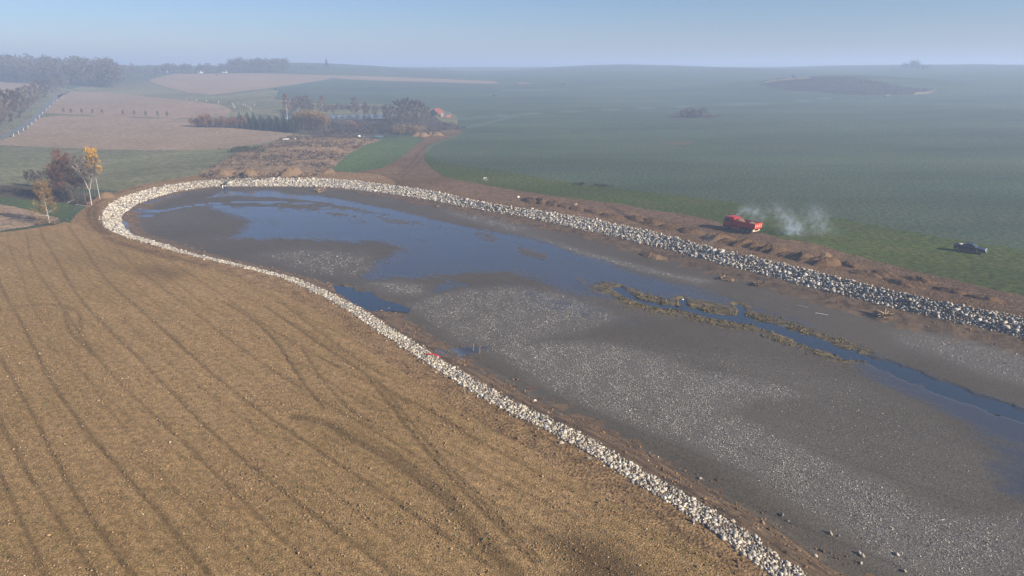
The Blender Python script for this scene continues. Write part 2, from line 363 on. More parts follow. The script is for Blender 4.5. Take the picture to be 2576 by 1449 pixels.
regions = []                                            # (name, material, px polygon or world polygon, jitter)
def reg(name, mat, px=None, world=None, jit=.25):
    regions.append((name, M[mat], poly_world(px, False, jit) if px is not None else np.asarray(world)))
reg('crop_field', 'crop', world=[(-9e4, -9e4), (9e4, -9e4), (9e4, 9e4), (-9e4, 9e4)])
reg('meadow', 'meadow', [(-1200,205),(90,205),(110,215),(180,225),(330,240),(470,248),(560,256),(690,250),(830,262),(960,262),(1110,275),(1150,290),(1150,318),(1060,335),(880,340),(745,340),(690,358),(600,374),(480,381),(270,380),(0,370),(-1200,370)])
reg('meadow', 'meadow', [(-1200,362),(0,360),(270,370),(480,372),(600,365),(700,350),(640,400),(600,440),(515,437),(300,480),(130,472),(0,480),(-1200,490)])
reg('meadow', 'meadow', [(270,215),(360,205),(450,230),(531,240),(600,232),(700,220),(690,250),(560,258),(470,250),(330,238),(180,226),(200,216)])
reg('stubble_field', 'stubble', [(-500,190),(0,202),(120,212),(90,241),(54,259),(15,289),(0,297),(-500,420)])
reg('stubble_field', 'stubble', [(114,284),(129,259),(156,235),(192,229),(300,235),(384,244),(465,253),(555,263),(585,277),(570,289),(495,298),(300,292),(150,287)], jit=.1)
reg('stubble_field', 'stubble', [(99,295),(150,290),(300,295),(480,301.5),(495,319),(600,322),(743,335),(690,355),(600,371),(480,378),(270,376.5),(0,365),(-300,362),(-300,352),(0,355),(60,331)], jit=.1)
reg('stubble_field', 'stubble', [(366,202),(447,184),(510,185.5),(657,185),(834,189),(837,198),(687,221),(597,231),(531,239),(477,233),(420,220)], jit=.1)
reg('stubble_field', 'stubble', [(837,189),(1000,194),(1214,203),(1420,212),(1214,210),(1000,204),(837,198)], jit=.1)
reg('scrub_ground', 'scrub', [(490,320),(520,300),(620,300),(700,302),(740,299),(830,300),(965,299),(1000,290),(1090,293),(1110,305),(1160,318),(1165,326),(1050,338),(960,340),(870,348),(745,335),(600,322)])
reg('bracken_mound', 'bracken', [(1890,211),(1956,198.5),(2052,194),(2151,195),(2229,209),(2293,221.6),(2389,225),(2329,234),(2229,240),(2140.5,239),(1980.7,227),(1927,218)], jit=.1)
reg('dry_grass_strip', 'drygrass', [(1890,211),(1956,197),(2052,192.5),(2151,193.5),(2151,197),(2052,197),(1956,202.5),(1900,213)], jit=.1)
reg('dry_grass_strip', 'drygrass', [(2200,238),(2329,231),(2389,223.5),(2395,227),(2329,236),(2229,241.5)], jit=.1)
reg('dry_grass_island', 'bracken', [(1668,294),(1700,291),(1760,288.5),(1800,289),(1817,293),(1790,297),(1700,297)], jit=.1)
reg('rough_ground', 'rough', [(505,440),(540,420),(600,385),(690,358),(740,338),(860,345),(960,350),(920,365),(880,385),(850,410),(832,428),(800,446),(600,452),(520,455)], jit=.5)
reg('young_grass', 'young', [(832,430),(850,410),(880,385),(920,365),(960,352),(1010,347),(1066,344),(1050,357),(1000,402),(960,423),(900,432)], jit=.3)
reg('scrub_ground', 'scrub', [(-400,440),(0,465),(130,467),(235,492),(240,505),(205,520),(190,516),(100,506),(0,493),(-400,480)])
reg('young_grass', 'young', [(-400,480),(0,493),(100,506),(192,516),(190,530),(155,550),(60,526),(0,513),(-400,495)])
reg('stubble_field', 'stubble', [(-400,495),(0,513),(60,526),(155,550),(120,562),(0,580),(-400,610)])
reg('grass_verge', 'verge', [(1060,385),(1068,372),(1080,365),(1110,352),(1165,334),(1170,338),(1120,356),(1090,370),(1080,392),(1110,409),(1200,421),(1278,433),(1350,446),(1446,461),(1536,473),(1686,488),(1776,501),(1866,512),(1926,524),(1986,534),(2076,544),(2160,558),(2248,575),(2389,601),(2576,628),(3200,720),(3200,980),(2576,790),(2000,660),(1500,540),(1086,478),(1000,455)], jit=.25)
reg('dirt_track', 'track', [(940,452),(900,445),(860,440),(832,430),(900,432),(960,423),(1000,402),(1035,374),(1070,348),(1045,342),(1080,331),(1160,325),(1164,333),(1110,352),(1080,365),(1066,385),(1068,402),(1086,425),(1120,445),(1215,464),(1298,479),(1388,492),(1476,503),(1566,514),(1626,526),(1716,538),(1806,558),(1829,569),(1911,585),(1963,600),(2031,610),(2091,624),(2160,646),(2177,651),(2283,677),(2389,702),(2495,727),(2576,745),(3200,900),(3200,1100),(2576,860),(2000,740),(1500,600),(1086,520),(940,480)], jit=.35)
reg('bank_earth', 'earth', [(2150,1640),(1900,1475),(1789,1397),(1728,1362),(1624,1310),(1485,1230),(1346,1140),(1242,1084),(1137,1020),(1090,985),(1052,964),(1013,935),(957,904),(915,872),(872,838),(833,808),(767,766),(700,738),(640,716),(560,690),(470,664),(400,645),(330,624),(262,600),(215,577),(195,565),(180,557),(192,540),(210,520),(240,500),(300,480),(360,463),(440,450),(510,437),(560,430),(640,432),(720,430),(800,436),(870,432),(960,440),(1000,460),(900,520),(400,540),(400,600),(700,680),(900,760),(1300,1000),(2200,1500)], jit=.35)
reg('ploughed_field', 'ploughed', [(-1500,740),(-400,615),(0,585),(60,578),(140,565),(160,558),(185,562),(215,577),(262,600),(330,624),(400,645),(470,664),(560,690),(640,716),(700,738),(767,766),(833,808),(872,838),(915,872),(957,904),(1013,935),(1052,964),(1090,985),(1137,1020),(1242,1084),(1346,1140),(1485,1230),(1624,1310),(1728,1362),(1789,1397),(1900,1475),(2150,1640),(2600,2050),(2600,2300),(-1500,2300),(-2500,1400)], jit=.2)
RL = line_world([(-60,368),(0,347),(25,337),(60,318),(90,297),(112,272),(138,248),(170,230),(230,220)], step=6)
tr_ = np.gradient(RL, axis=0); tr_ /= np.hypot(tr_[:, :1], tr_[:, 1:]); rn_ = np.stack([-tr_[:, 1], tr_[:, 0]], 1)
reg('road', 'asphalt', world=np.concatenate([RL+rn_*2.3, (RL-rn_*2.3)[::-1]]))
reg('pond_bed', 'mud', world=RIM)

fcls = np.zeros(len(Q), int)
for k, (nm, mt, W) in enumerate(regions):
    if k == 0: continue
    b0, b1 = W.min(0), W.max(0); m = ((cen > b0) & (cen < b1)).all(1); ii = np.nonzero(m)[0]
    fcls[ii[inside(cen[ii], W)]] = k
# move the vertices along each border onto the border line
vmin = np.full(len(V2), 999); vmax = np.full(len(V2), -1)
for j in range(4):
    np.minimum.at(vmin, Q[:, j], fcls); np.maximum.at(vmax, Q[:, j], fcls)
for k in range(1, len(regions)):
    W = regions[k][2]; bi = np.nonzero((vmax == k) & (vmin < k))[0]
    if not len(bi): continue
    L = np.concatenate([W, W[:1]])
    best = np.full(len(bi), 1e18); bp = V2[bi].copy(); P = V2[bi]
    for i in range(len(L)-1):
        a, b = L[i], L[i+1]; d = b-a; t = np.clip(((P-a)@d)/(d@d+1e-12), 0, 1); pt = a+t[:, None]*d; q = ((P-pt)**2).sum(1); m = q < best; best[m] = q[m]; bp[m] = pt[m]
    yv = P[:, 1]; lim = 1.0*np.minimum(90, 1.3*(yv*yv+CAM_H**2)/(683*CAM_H))+.12
    ok = np.sqrt(best) < lim; V2[bi[ok]] = P[ok]*.04+bp[ok]*.96
VZ = zfun(V2[:, 0], V2[:, 1])

# painted tracks, tone patches, wetness, weed (all as world-space distances)
N = len(V2); track = np.zeros(N); tone_patch = np.zeros(N); wet = np.zeros(N); weed = np.zeros(N); earth = np.zeros(N); crust = np.zeros(N)
_dm = np.full(N, 1e9)
def paint_line(arr, L, w, val=1.0, soft=None):
    mg = 3*(soft or w)+.3; touched = []
    for a, b in zip(L[:-1], L[1:]):
        y0, y1 = min(a[1], b[1])-mg, max(a[1], b[1])+mg; x0, x1 = min(a[0], b[0])-mg, max(a[0], b[0])+mg
        if y1 < rows[0]: continue
        y0 = max(y0, rows[0]); r0, r1 = max(0, np.searchsorted(rows, y0)-1), np.searchsorted(rows, y1)+1
        uu = [x/(y+15) for x in (x0, x1) for y in (y0, y1)]; c0, c1 = max(0, np.searchsorted(us, min(uu))-1), np.searchsorted(us, max(uu))+1
        k = idx[r0:r1, c0:c1].ravel()
        if not len(k): continue
        P = V2[k]; d = b-a; t = np.clip(((P-a)@d)/(d@d+1e-12), 0, 1); e = P-a-t[:, None]*d
        _dm[k] = np.minimum(_dm[k], np.hypot(e[:, 0], e[:, 1])); touched.append(k)
    if not touched: return
    k = np.unique(np.concatenate(touched)); s = soft or w
    arr[k] = np.maximum(arr[k], val*np.exp(-np.clip(_dm[k]-w*.4, 0, None)**2/(s*s*.5))); _dm[k] = 1e9
def paint_poly(arr, W, val=1.0, feather=2.0):
    b0, b1 = W.min(0)-feather, W.max(0)+feather; ii = np.nonzero(((V2 > b0) & (V2 < b1)).all(1))[0]
    if not len(ii): return
    d, _ = seg_dist(V2[ii], np.concatenate([W, W[:1]])); s = np.where(inside(V2[ii], W), d, -d)
    arr[ii] = np.maximum(arr[ii], val*sst((s+feather)/(2*feather)))
# furrow lines of the ploughed field: parallel on the ground
fd = np.array([.745, -.667]); fnv = np.array([.667, .745])
for n, v in [(1.2,.5),(3.9,.8),(6.8,.95),(9.0,.9),(11.2,.95),(14.7,1),(17.4,.45),(20.3,.8),(23.5,.95),(26.2,.35),(28.8,1),(31.6,.45),(34.4,.8),(37.2,.5),(40.2,.75),(43,.4),(46,.6),(49.5,.45),(53,.5),(57,.4),(61,.45),(66,.35),(71,.35),(77,.3)]:
    s = np.linspace(-40, 175, 40); L = fnv*(n)+np.outer(-s, fd); L = L+np.outer(.0007*np.clip(s-20, 0, 200)**2+.25*np.sin(s*.11+n), fnv)
    paint_line(track, L, .13+.07*v, v*.85)
for px, w, v in [([(0,777),(60,768),(120,763),(160,772),(163,795),(172,835),(206,862),(244,897)],.25,.8),([(0,784),(105,764),(155,764),(190,778),(203,796),(196,810),(205,825)],.25,.6),
    ([(557,757),(637,803),(693,855),(724,904),(766,970),(815,1025)],.22,1),([(662,768),(731,813),(801,862),(892,921),(985,990),(1068,1022),(1200,1105)],.22,1),([(697,757),(731,778),(801,834),(892,897),(964,946)],.2,.8),([(759,876),(801,945),(871,1025),(930,1060)],.2,.8),
    ([(922,946),(985,1022),(1040,1098),(1120,1185),(1207,1279),(1294,1362),(1339,1411)],.25,.9),([(940,950),(1003,1022),(1060,1098),(1140,1185),(1227,1279),(1314,1362),(1360,1411)],.2,.7),
    ([(740,1045),(820,1060),(894,1109),(964,1140),(1033,1189),(1110,1244),(1172,1317),(1242,1397),(1300,1449)],.55,1),([(894,1090),(964,1120),(1045,1180),(1125,1240),(1190,1310),(1262,1390)],.3,.6),
    ([(1290,1030),(1400,1130),(1500,1180),(1640,1290),(1760,1370)],.3,.5)]:
    paint_line(track, line_world(px), w, v)
for px, v, f in [([(1370,1350),(1440,1335),(1520,1360),(1600,1400),(1660,1449),(1700,1500),(1400,1500),(1420,1420)], 1, 1.6), ([(330,672),(400,668),(470,690),(430,702),(360,690)], .75, 3), ([(190,640),(330,672),(300,680),(170,650)], .35, 3)]:
    paint_poly(tone_patch, poly_world(px), v, f)  # dark wet earth first, then two darker patches farther up the field
# wheel marks in the verge, dirt track and crop
for px, w, v in [([(2576,640),(2300,596),(2160,575),(2060,560),(1960,550)],.3,.5),([(2576,668),(2400,640),(2200,612),(2000,580),(1900,575)],.3,.6),([(2000,590),(2100,604),(2250,640),(2420,690),(2576,730)],.35,.9),([(2010,600),(2100,614),(2250,650),(2420,700),(2576,738)],.3,.8),
    ([(1215,452),(1400,486),(1600,512),(1800,548),(1900,577)],.3,.7),([(1000,440),(1040,410),(1060,375),(1110,347)],.6,.6),([(1010,446),(1052,412),(1072,380),(1120,350)],.5,.6),
    ([(1300,440),(1500,462),(1800,500),(2100,545),(2300,580),(2576,625)],.5,.5),([(1080,378),(1300,420),(1700,470),(2000,495),(2576,560)],.45,.55),([(1500,402),(1800,440),(2200,480),(2576,505)],.5,.45),([(1600,380),(2000,430),(2576,470)],.6,.35),
    ([(225,525),(222,548),(235,572),(262,588)],.5,1),([(243,520),(236,545),(246,566),(275,590)],.5,1),([(225,525),(260,500),(300,484),(350,470)],.7,.9),([(262,598),(330,619),(420,642),(520,668)],.5,.8),([(270,606),(340,628),(430,652)],.5,.7),
    ([(1540,520),(1600,555),(1660,575),(1700,580)],.4,1),([(1520,512),(1580,548),(1640,572)],.4,.9),([(1620,540),(1660,556),(1700,562)],.5,.9)]:
    paint_line(track, line_world(px), w, v)
for px in [([(1660,361),(1700,356),(1740,357),(1745,362),(1690,364)]), ([(1190,383),(1230,379),(1210,386)])]:
    paint_poly(tone_patch, poly_world(px), .6, 2.5)
for px, w, v in [([(1150,300),(1300,288),(1500,277),(1800,265),(1990,258),(2110,244)],3.5,.9),([(1180,320),(1240,306),(1300,290)],2.5,.7),([(1290,228),(1700,216),(1900,210)],12,.6),([(1080,330),(1240,338),(1420,330)],3,.5),([(1066,384),(1084,366),(1120,352),(1165,334)],1.2,.8),([(2100,250),(2350,262),(2576,266)],4,.35)]:
    paint_line(crust, line_world(px), w, v)
# pond: wet mud
for px, v, f in [([(520,516),(640,519),(760,525),(880,528),(1000,548),(1086,562),(1200,577),(1350,602),(1450,633),(1560,671),(1650,700),(1760,735),(1850,760),(1700,762),(1560,756),(1480,748),(1400,724),(1330,700),(1280,684),(1150,690),(1000,700),(900,708),(884,716),(930,668),(1000,624),(940,611),(800,608),(700,602),(570,600),(600,585),(620,560),(590,545),(530,530)], .70, 4.5),
    ([(565,477),(600,481),(690,478),(720,487),(800,492),(880,505),(1000,530),(1086,550),(1000,547),(900,524),(800,507),(700,498),(600,493),(520,498)], .72, 1.5),
    ([(328,529),(360,526),(425,528),(400,534),(350,534)], .95, .8), ([(340,541),(390,539),(385,545),(345,546)], .7, .8),
    ([(306,556),(322,556),(327,580),(348,599),(420,621),(500,641),(565,656),(540,658),(470,641),(400,619),(340,605),(312,586)], .85, .9),
    ([(345,510),(420,494),(470,484),(480,487),(430,499),(370,516)], .6, 1),
    ([(2080,885),(2300,935),(2576,1035),(2800,1110),(2800,1500),(2576,1340),(2530,1260),(2490,1150),(2400,1060),(2280,1000),(2180,945)], .62, 4), ([(1700,716),(1820,735),(1960,785),(2060,830),(1980,820),(1880,795),(1780,775)], .58, 5), ([(1270,700),(1400,735),(1560,790),(1700,830),(1600,830),(1450,800),(1300,740)], .46, 5),
    ([(1120,700),(1200,716),(1130,733),(1070,742)], .5, 1.5), ([(1080,880),(1200,870),(1260,862),(1210,884),(1160,900),(1110,900)], .7, 1.2), ([(1180,925),(1225,935),(1210,945)], .7, .8)]:
    paint_poly(wet, poly_world(px, True), v, f)
SH = [([(1030,770),(1080,745),(1180,725),(1300,720),(1400,735),(1500,770),(1560,800),(1480,830),(1340,860),(1210,885),(1150,860),(1080,810)], 2.6, .055),
      ([(1215,880),(1300,855),(1500,860),(1640,885),(1750,930),(1850,940),(1960,965),(2050,1000),(1900,1010),(1850,1040),(1960,1090),(2080,1150),(2200,1200),(2320,1260),(2420,1300),(2576,1290),(2640,1449),(2320,1480),(2160,1370),(2000,1270),(1850,1180),(1700,1110),(1560,1060),(1400,990),(1290,920)], 5.5, .05),
      ([(1330,590),(1420,615),(1500,640),(1600,665),(1700,690),(1800,706),(1760,714),(1680,697),(1560,669),(1450,638)], 4.0, .07),
      ([(2230,835),(2330,840),(2450,860),(2576,890),(2640,980),(2480,945),(2380,905),(2280,870)], 2.8, .055), ([(930,712),(1000,708),(1060,718),(1080,735),(1040,745),(980,735)], 3.4, .06),
      ([(1086,520),(1250,548),(1330,575),(1300,585),(1150,548)], 1.6, .07), ([(640,640),(760,625),(930,640),(960,665),(900,700),(780,690)], .8, .08),
      ([(1500,860),(1900,900),(2300,1000),(2500,1150),(2500,1300),(2100,1160),(1800,1000)], .35, .05)]
for px, dens_, s0_ in SH: paint_poly(crust, poly_world(px, True), min(1, .25+dens_*.2), 2.5)
for px, w, v in [([(413,530),(440,525),(470,519),(520,513),(580,509),(650,507),(720,509),(790,514),(850,513),(930,524),(1010,540),(1086,556)],.8,1.2),([(565,472),(566,482),(580,488),(640,489),(700,490),(760,497),(830,505),(900,514),(980,530)],.7,1.2),([(540,518),(620,522),(680,522),(740,527),(765,540)],.6,1.1),([(760,527),(840,530),(900,538),(1000,545)],.7,1.2),([(640,509),(740,517),(820,522),(880,530)],.6,1.1),([(1000,545),(1150,572),(1300,600),(1420,640),(1500,690),(1560,720)],1.2,1.1),([(1086,556),(1200,580),(1350,610),(1480,660),(1600,700),(1700,730)],1.0,1.1)]:
    paint_line(wet, line_world(px, True), w, v)
for px in [[(1200,578),(1240,588),(1260,605),(1225,606),(1190,590)], [(1300,618),(1380,640),(1370,655),(1310,640)], [(1440,690),(1500,720),(1560,745),(1480,735)]]:
    W = poly_world(px, True); ii = np.nonzero(((V2 > W.min(0)) & (V2 < W.max(0))).all(1))[0]; ii = ii[inside(V2[ii], W)]; wet[ii] *= .45
islands = [[(700,511),(760,514),(800,521),(760,522),(710,517)], [(560,515),(640,513),(700,515),(640,518),(570,518)], [(820,517),(880,520),(920,530),(860,528)], [(800,533),(860,536),(900,545),(840,541)], [(950,548),(1010,556),(1040,566),(980,560)]]
for px in islands:
    W = poly_world(px, True); ii = np.nonzero(((V2 > W.min(0)) & (V2 < W.max(0))).all(1))[0]; ii = ii[inside(V2[ii], W)]; wet[ii] *= .2
paint_line(wet, CH, 2.2, .8); paint_line(weed, CH[8:int(len(CH)*.62)], 4.4, .95); paint_line(weed, line_world([(1530,722),(1570,745),(1640,770)], True), 3.2, 1.0)
for px in [[(1545,715),(1600,735),(1650,752),(1560,760),(1530,735)], [(1700,745),(1800,760),(1890,790),(1800,782),(1720,768)], [(1660,775),(1760,795),(1900,830),(1840,832),(1720,800)], [(1870,808),(1980,850),(2040,880),(1960,865)], [(1990,820),(2120,862),(2200,890),(2120,878)], [(900,716),(870,712),(840,720),(860,735),(885,735)]]:
    paint_poly(weed, poly_world(px, True), .9, 1.2)
for L, w in SIDE: paint_line(weed, L, 2.0, .9)
ii = np.nonzero((V2[:, 0] > POND_BB[0]) & (V2[:, 0] < POND_BB[1]) & (V2[:, 1] > POND_BB[2]) & (V2[:, 1] < POND_BB[3]))[0]
d_, t_ = seg_dist(V2[ii], TOE); ins_ = inside(V2[ii], TOE)
ew = np.where(t_ < NNEAR, np.interp(V2[ii][:, 1], [30, 95, 140], [6.5, 6.5, 3]), np.interp(V2[ii][:, 1], [80, 190, 215], [6, 4.5, 1.2])); ew = ew*(1+.35*wob(V2[ii][:, 0], V2[ii][:, 1], 7, 6))
earth[ii] = np.where(ins_, sst((ew-d_)/1.6), 1.0)
for off_, v_ in ((.9, .8), (2.4, 1.0), (3.3, .9), (4.9, .8)):
    paint_line(track, TN[2:int(len(TN)*.62)]+np.stack([tn[:, 1], -tn[:, 0]], 1)[2:int(len(TN)*.62)]*off_+rng.normal(0, .12, (len(TN[2:int(len(TN)*.62)]), 2)), .16, v_)
inpond = np.zeros(N, bool); inpond[ii] = ins_
VZ = VZ-.07*track*(np.hypot(V2[:, 0], V2[:, 1]) < 120)
VZ = np.where(inpond, VZ+weed*.10*(.5+.5*wob(V2[:, 0], V2[:, 1], 1.7, 1)), VZ)
V3 = np.column_stack([V2, VZ])
attrs = dict(track=track, tone_patch=tone_patch, wet=wet, weed=weed, earth=earth, crust=crust)
ground_objs = {}
for k, (nm, mt, W) in enumerate(regions):
    fq = Q[fcls == k]
    if not len(fq): continue
    used, inv = np.unique(fq, return_inverse=True); me = np_mesh(nm, V3[used], inv.reshape(-1, 4), True)
    for an, arr in attrs.items():
        a = arr[used]
        if a.max() > .01 or an in ('track', 'tone_patch'): add_attr(me, an, a)
    o = props(link(nm, me, mt), kind='structure'); ground_objs[nm] = o
bk = np_mesh('ground', [(-3000, -3000, 0), (3000, -3000, 0), (3000, 15, 0), (-3000, 15, 0)], [(0, 1, 2, 3)]); props(link('ground', bk, M['ploughed']), kind='structure')

def strip(name, L, hw, zf, mat):
    t = np.gradient(L, axis=0); t /= np.hypot(t[:, :1], t[:, 1:])+1e-9; n = np.stack([-t[:, 1], t[:, 0]], 1)
    A = L+n*hw[:, None]; B = L-n*hw[:, None]; V = np.concatenate([np.column_stack([A, zf]), np.column_stack([B, zf])]); k = len(L)
    F = np.array([(i, k+i, k+i+1, i+1) for i in range(k-1)]); return props(link(name, np_mesh(name, V, F, True), mat), kind='structure')
def chz(L): return zbed(L[:, 0], L[:, 1])-.10
strip('stream', CH, CHW*1.2+.25, chz(CH), M['water'])
for L, w in SIDE: strip('stream', L, np.full(len(L), w*1.3+.2), chz(L)+.004, M['water'])
pool_sheet('puddle', pool_near, lev_near, M['water'])
for W, l in far_pools: pool_sheet('pond_water', W, l, M['farwater'])

# ------------------------------------------------------------------ scattered geometry
def rand_rot(n, tilt=1.0):
    a = rng.uniform(0, 6.283, n); ax = rng.normal(0, .5*tilt, n); ay = rng.normal(0, .5*tilt, n)
    ca, sa = np.cos(a), np.sin(a); cx, sx = np.cos(ax), np.sin(ax); c2, s2 = np.cos(ay), np.sin(ay)
    Rz = np.zeros((n, 3, 3)); Rz[:, 0, 0] = ca; Rz[:, 0, 1] = -sa; Rz[:, 1, 0] = sa; Rz[:, 1, 1] = ca; Rz[:, 2, 2] = 1
    Rx = np.zeros((n, 3, 3)); Rx[:, 0, 0] = 1; Rx[:, 1, 1] = cx; Rx[:, 1, 2] = -sx; Rx[:, 2, 1] = sx; Rx[:, 2, 2] = cx
    Ry = np.zeros((n, 3, 3)); Ry[:, 1, 1] = 1; Ry[:, 0, 0] = c2; Ry[:, 0, 2] = s2; Ry[:, 2, 0] = -s2; Ry[:, 2, 2] = c2
    return Rz@Rx@Ry
def hull_template(seed, npts, sx, sy, sz):
    r = np.random.default_rng(seed); p = r.normal(size=(npts, 3)); p /= np.linalg.norm(p, axis=1)[:, None]; p *= r.uniform(.8, 1.1, (npts, 1)); p *= (sx, sy, sz)
    bm = bmesh.new()
    for q in p: bm.verts.new(q)
    h = bmesh.ops.convex_hull(bm, input=bm.verts[:]); bmesh.ops.delete(bm, geom=[v for v in bm.verts if not v.link_faces], context='VERTS')
    bmesh.ops.triangulate(bm, faces=bm.faces[:]); bm.normal_update(); bm.verts.ensure_lookup_table(); bm.verts.index_update()
    V = np.array([v.co[:] for v in bm.verts]); F = np.array([[v.index for v in f.verts] for f in bm.faces]); bm.free(); return V, F
def scatter(name, temps, pos, size, mat, col=None, tilt=1.0, parent=None):
    n = len(pos); rot = rand_rot(n, tilt); which = rng.integers(0, len(temps), n); VV, FF, CC = [], [], []; off = 0
    for k, (tv, tf) in enumerate(temps):
        i = np.nonzero(which == k)[0]
        if not len(i): continue
        sc = size[i] if size.ndim == 1 else size[i]
        v = np.einsum('nij,vj->nvi', rot[i], tv)*sc[:, None, None]+pos[i][:, None, :]
        f = tf[None]+(np.arange(len(i))*len(tv))[:, None, None]+off
        VV.append(v.reshape(-1, 3)); FF.append(f.reshape(-1, tf.shape[1])); off += len(i)*len(tv)
        if col is not None: CC.append(np.repeat(col[i], len(tv), 0))
    me = np_mesh(name, np.concatenate(VV), np.concatenate(FF))
    if col is not None: add_col(me, 'tint', np.concatenate(CC))
    return link(name, me, mat, parent)
def project(P):
    y = P[:, 1]*math.cos(PITCH)+(CAM_H-P[:, 2])*math.sin(PITCH); u = P[:, 1]*math.sin(PITCH)-(CAM_H-P[:, 2])*math.cos(PITCH)
    return 1288+FPX*P[:, 0]/y, 724.5-FPX*u/y, y
def jgrid(b0, b1, s):
    xs = np.arange(b0[0], b1[0], s); ys = np.arange(b0[1], b1[1], s*.87); X, Y = np.meshgrid(xs, ys); X = X+(np.arange(len(ys)) % 2)[:, None]*s*.5
    return np.stack([X.ravel(), Y.ravel()], 1)+rng.uniform(-.36*s, .36*s, (X.size, 2))

g = G('quarry_stone'); tint = g.attr('tint', 'Color'); M['stone'] = g.bsdf(g.mix(1.0, tint, g.ramp(g.noise(5, 4), [(.25, .72), (.75, 1.18)]), 'MULTIPLY'), .9, g.bump(g.noise(12, 3), .4, .05), spec=.2)
g = G('quarry_stone_single'); oi = g.new('ShaderNodeObjectInfo').outputs['Random']
M['stone1'] = g.bsdf(g.mix(1.0, g.ramp(oi, [(0, (.16, .15, .14)), (.25, (.33, .31, .27)), (.5, (.43, .38, .29)), (.75, (.49, .46, .40)), (1, (.60, .56, .47))]), g.ramp(g.noise(5, 4), [(.25, .72), (.75, 1.18)]), 'MULTIPLY'), .9, g.bump(g.noise(12, 3), .4, .05), spec=.2)
pal = .97*np.array([(.16,.15,.14),(.20,.19,.18),(.24,.235,.22),(.34,.32,.28),(.40,.355,.27),(.44,.41,.35),(.48,.43,.33),(.52,.49,.42),(.60,.56,.47),(.36,.30,.22)])
ST = [hull_template(100+i, 13, 1, .62+.3*((i*37) % 10)/10, .42+.3*((i*53) % 10)/10) for i in range(9)]
ST_ME = [np_mesh('stone', v, f) for v, f in ST]
for m_ in ST_ME: m_.materials.append(M['stone1'])

def riprap(name, near, spacing, lo, hi, label):
    b0, b1 = RIM.min(0), RIM.max(0); P = jgrid(b0, np.array([min(b1[0], 112), b1[1]]), spacing)
    i1 = inside(P, RIM); P = P[i1]; it = inside(P, TOE); dt, ti = seg_dist(P, TOE); dr, ri = seg_dist(P, RIM)
    keep = ((ti < NNEAR) == near) & ((~it) | (dt < rng.uniform(-.4, .35, len(P))))
    P = P[keep]; dr = dr[keep]
    P2 = []                                             # a loose fringe over the rim
    fr = P[(dr < .6) & (rng.random(len(P)) < .35)]; P = np.concatenate([P, fr+rng.normal(0, .45, fr.shape)])
    size = np.clip(rng.lognormal(math.log(lo), .36, len(P)), lo*.45, hi); big = rng.random(len(P)) < .05; size[big] *= 1.45
    P3 = np.column_stack([P, zfun(P[:, 0], P[:, 1])+size*.08])
    px, py, dp = project(P3); inv = (px > -30) & (px < 2600) & (py > 0) & (py < 1470) & (dp > 5)
    score = np.where(inv, size/dp, 0); top = np.argsort(-score)[:300]; rest = np.setdiff1d(np.arange(len(P)), top)
    c = P3[top].mean(0); e = empty(name, (float(c[0]), float(c[1]), float(zfun(c[0], c[1])))); props(e, label, 'embankment')
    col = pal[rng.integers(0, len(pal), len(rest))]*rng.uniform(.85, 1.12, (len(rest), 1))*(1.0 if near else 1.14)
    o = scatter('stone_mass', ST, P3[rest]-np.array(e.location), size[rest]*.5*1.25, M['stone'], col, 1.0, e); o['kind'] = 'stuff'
    for j, k in enumerate(top):
        q = bpy.data.objects.new('stone', ST_ME[j % 9]); C.objects.link(q); q.parent = e
        q.location = Vector(P3[k])-e.location; s = float(size[k])*.625; q.scale = (s, s, s); q.rotation_euler = (rng.normal(0, .5), rng.normal(0, .5), rng.uniform(0, 6.28))
    return e
riprap('stone_embankment', True, .27, .27, .50, 'narrow strip of pale rubble stones between the ploughed field and the pond')
riprap('stone_embankment', False, .345, .40, .95, 'broad slope of grey and cream rubble stones curving round the end of the drained pond')

# loose stones on the mud and on the dirt
LS = [(2012,1385),(2050,1400),(1968,1297),(2088,1342),(2110,1350),(2160,1392),(2165,1418),(2255,1395),(2275,1438),(1982,1312),(2170,1400),(1760,1205),(1655,1150),(1320,985),(1330,1000),(1345,1010),(1630,1160),(1740,1255),(1905,1330),(455,632),(462,637),(360,601),(400,612)]
for i, (x, y) in enumerate(LS):
    p = at(x, y, True); q = bpy.data.objects.new('loose_stone', ST_ME[i % 9]); C.objects.link(q); s = float(rng.uniform(.16, .30)); q.location = p+Vector((0, 0, s*.35)); q.scale = (s, s, s); q.rotation_euler = (0, .2, i*1.7)
    props(q, 'single pale stone lying loose on the mud below the narrow stone strip', 'stone', 'loose stones on the mud')

# clods on the ploughed soil, lumps on the disturbed earth
CL = [hull_template(300+i, 8, 1, .8, .55) for i in range(5)]
def in_view(P, m=60):
    P3 = np.column_stack([P, np.zeros(len(P))]); px, py, d = project(P3); return (px > -m) & (px < 2576+m) & (py < 1449+m) & (d > 3)
g = G('soil_clod'); M['clod'] = g.bsdf(g.attr('tint', 'Color'), .95, spec=.08)
fieldW = next(W for n, m, W in regions if n == 'ploughed_field'); bankW = next(W for n, m, W in regions if n == 'bank_earth')
n = 210000; t = rng.random(n)**.8; Y = 34+66*t; X = rng.uniform(-.92, .7, n)*(Y+6); P = np.stack([X, Y], 1); P = P[in_view(P)]; P = P[inside(P, fieldW)]
P = P[rng.random(len(P)) < np.clip(.35+.55*wob(P[:, 0], P[:, 1], 14, 3), .08, 1)][:90000]
sz = np.clip(rng.lognormal(math.log(.055), .42, len(P)), .03, .19); c = np.array([(.27,.185,.105)])*rng.uniform(.45, 1.5, (len(P), 1)); gsel = rng.random(len(P)) < .07; c[gsel] = (.11, .13, .05); psel = rng.random(len(P)) < .012; c[psel] = (.5, .46, .38)
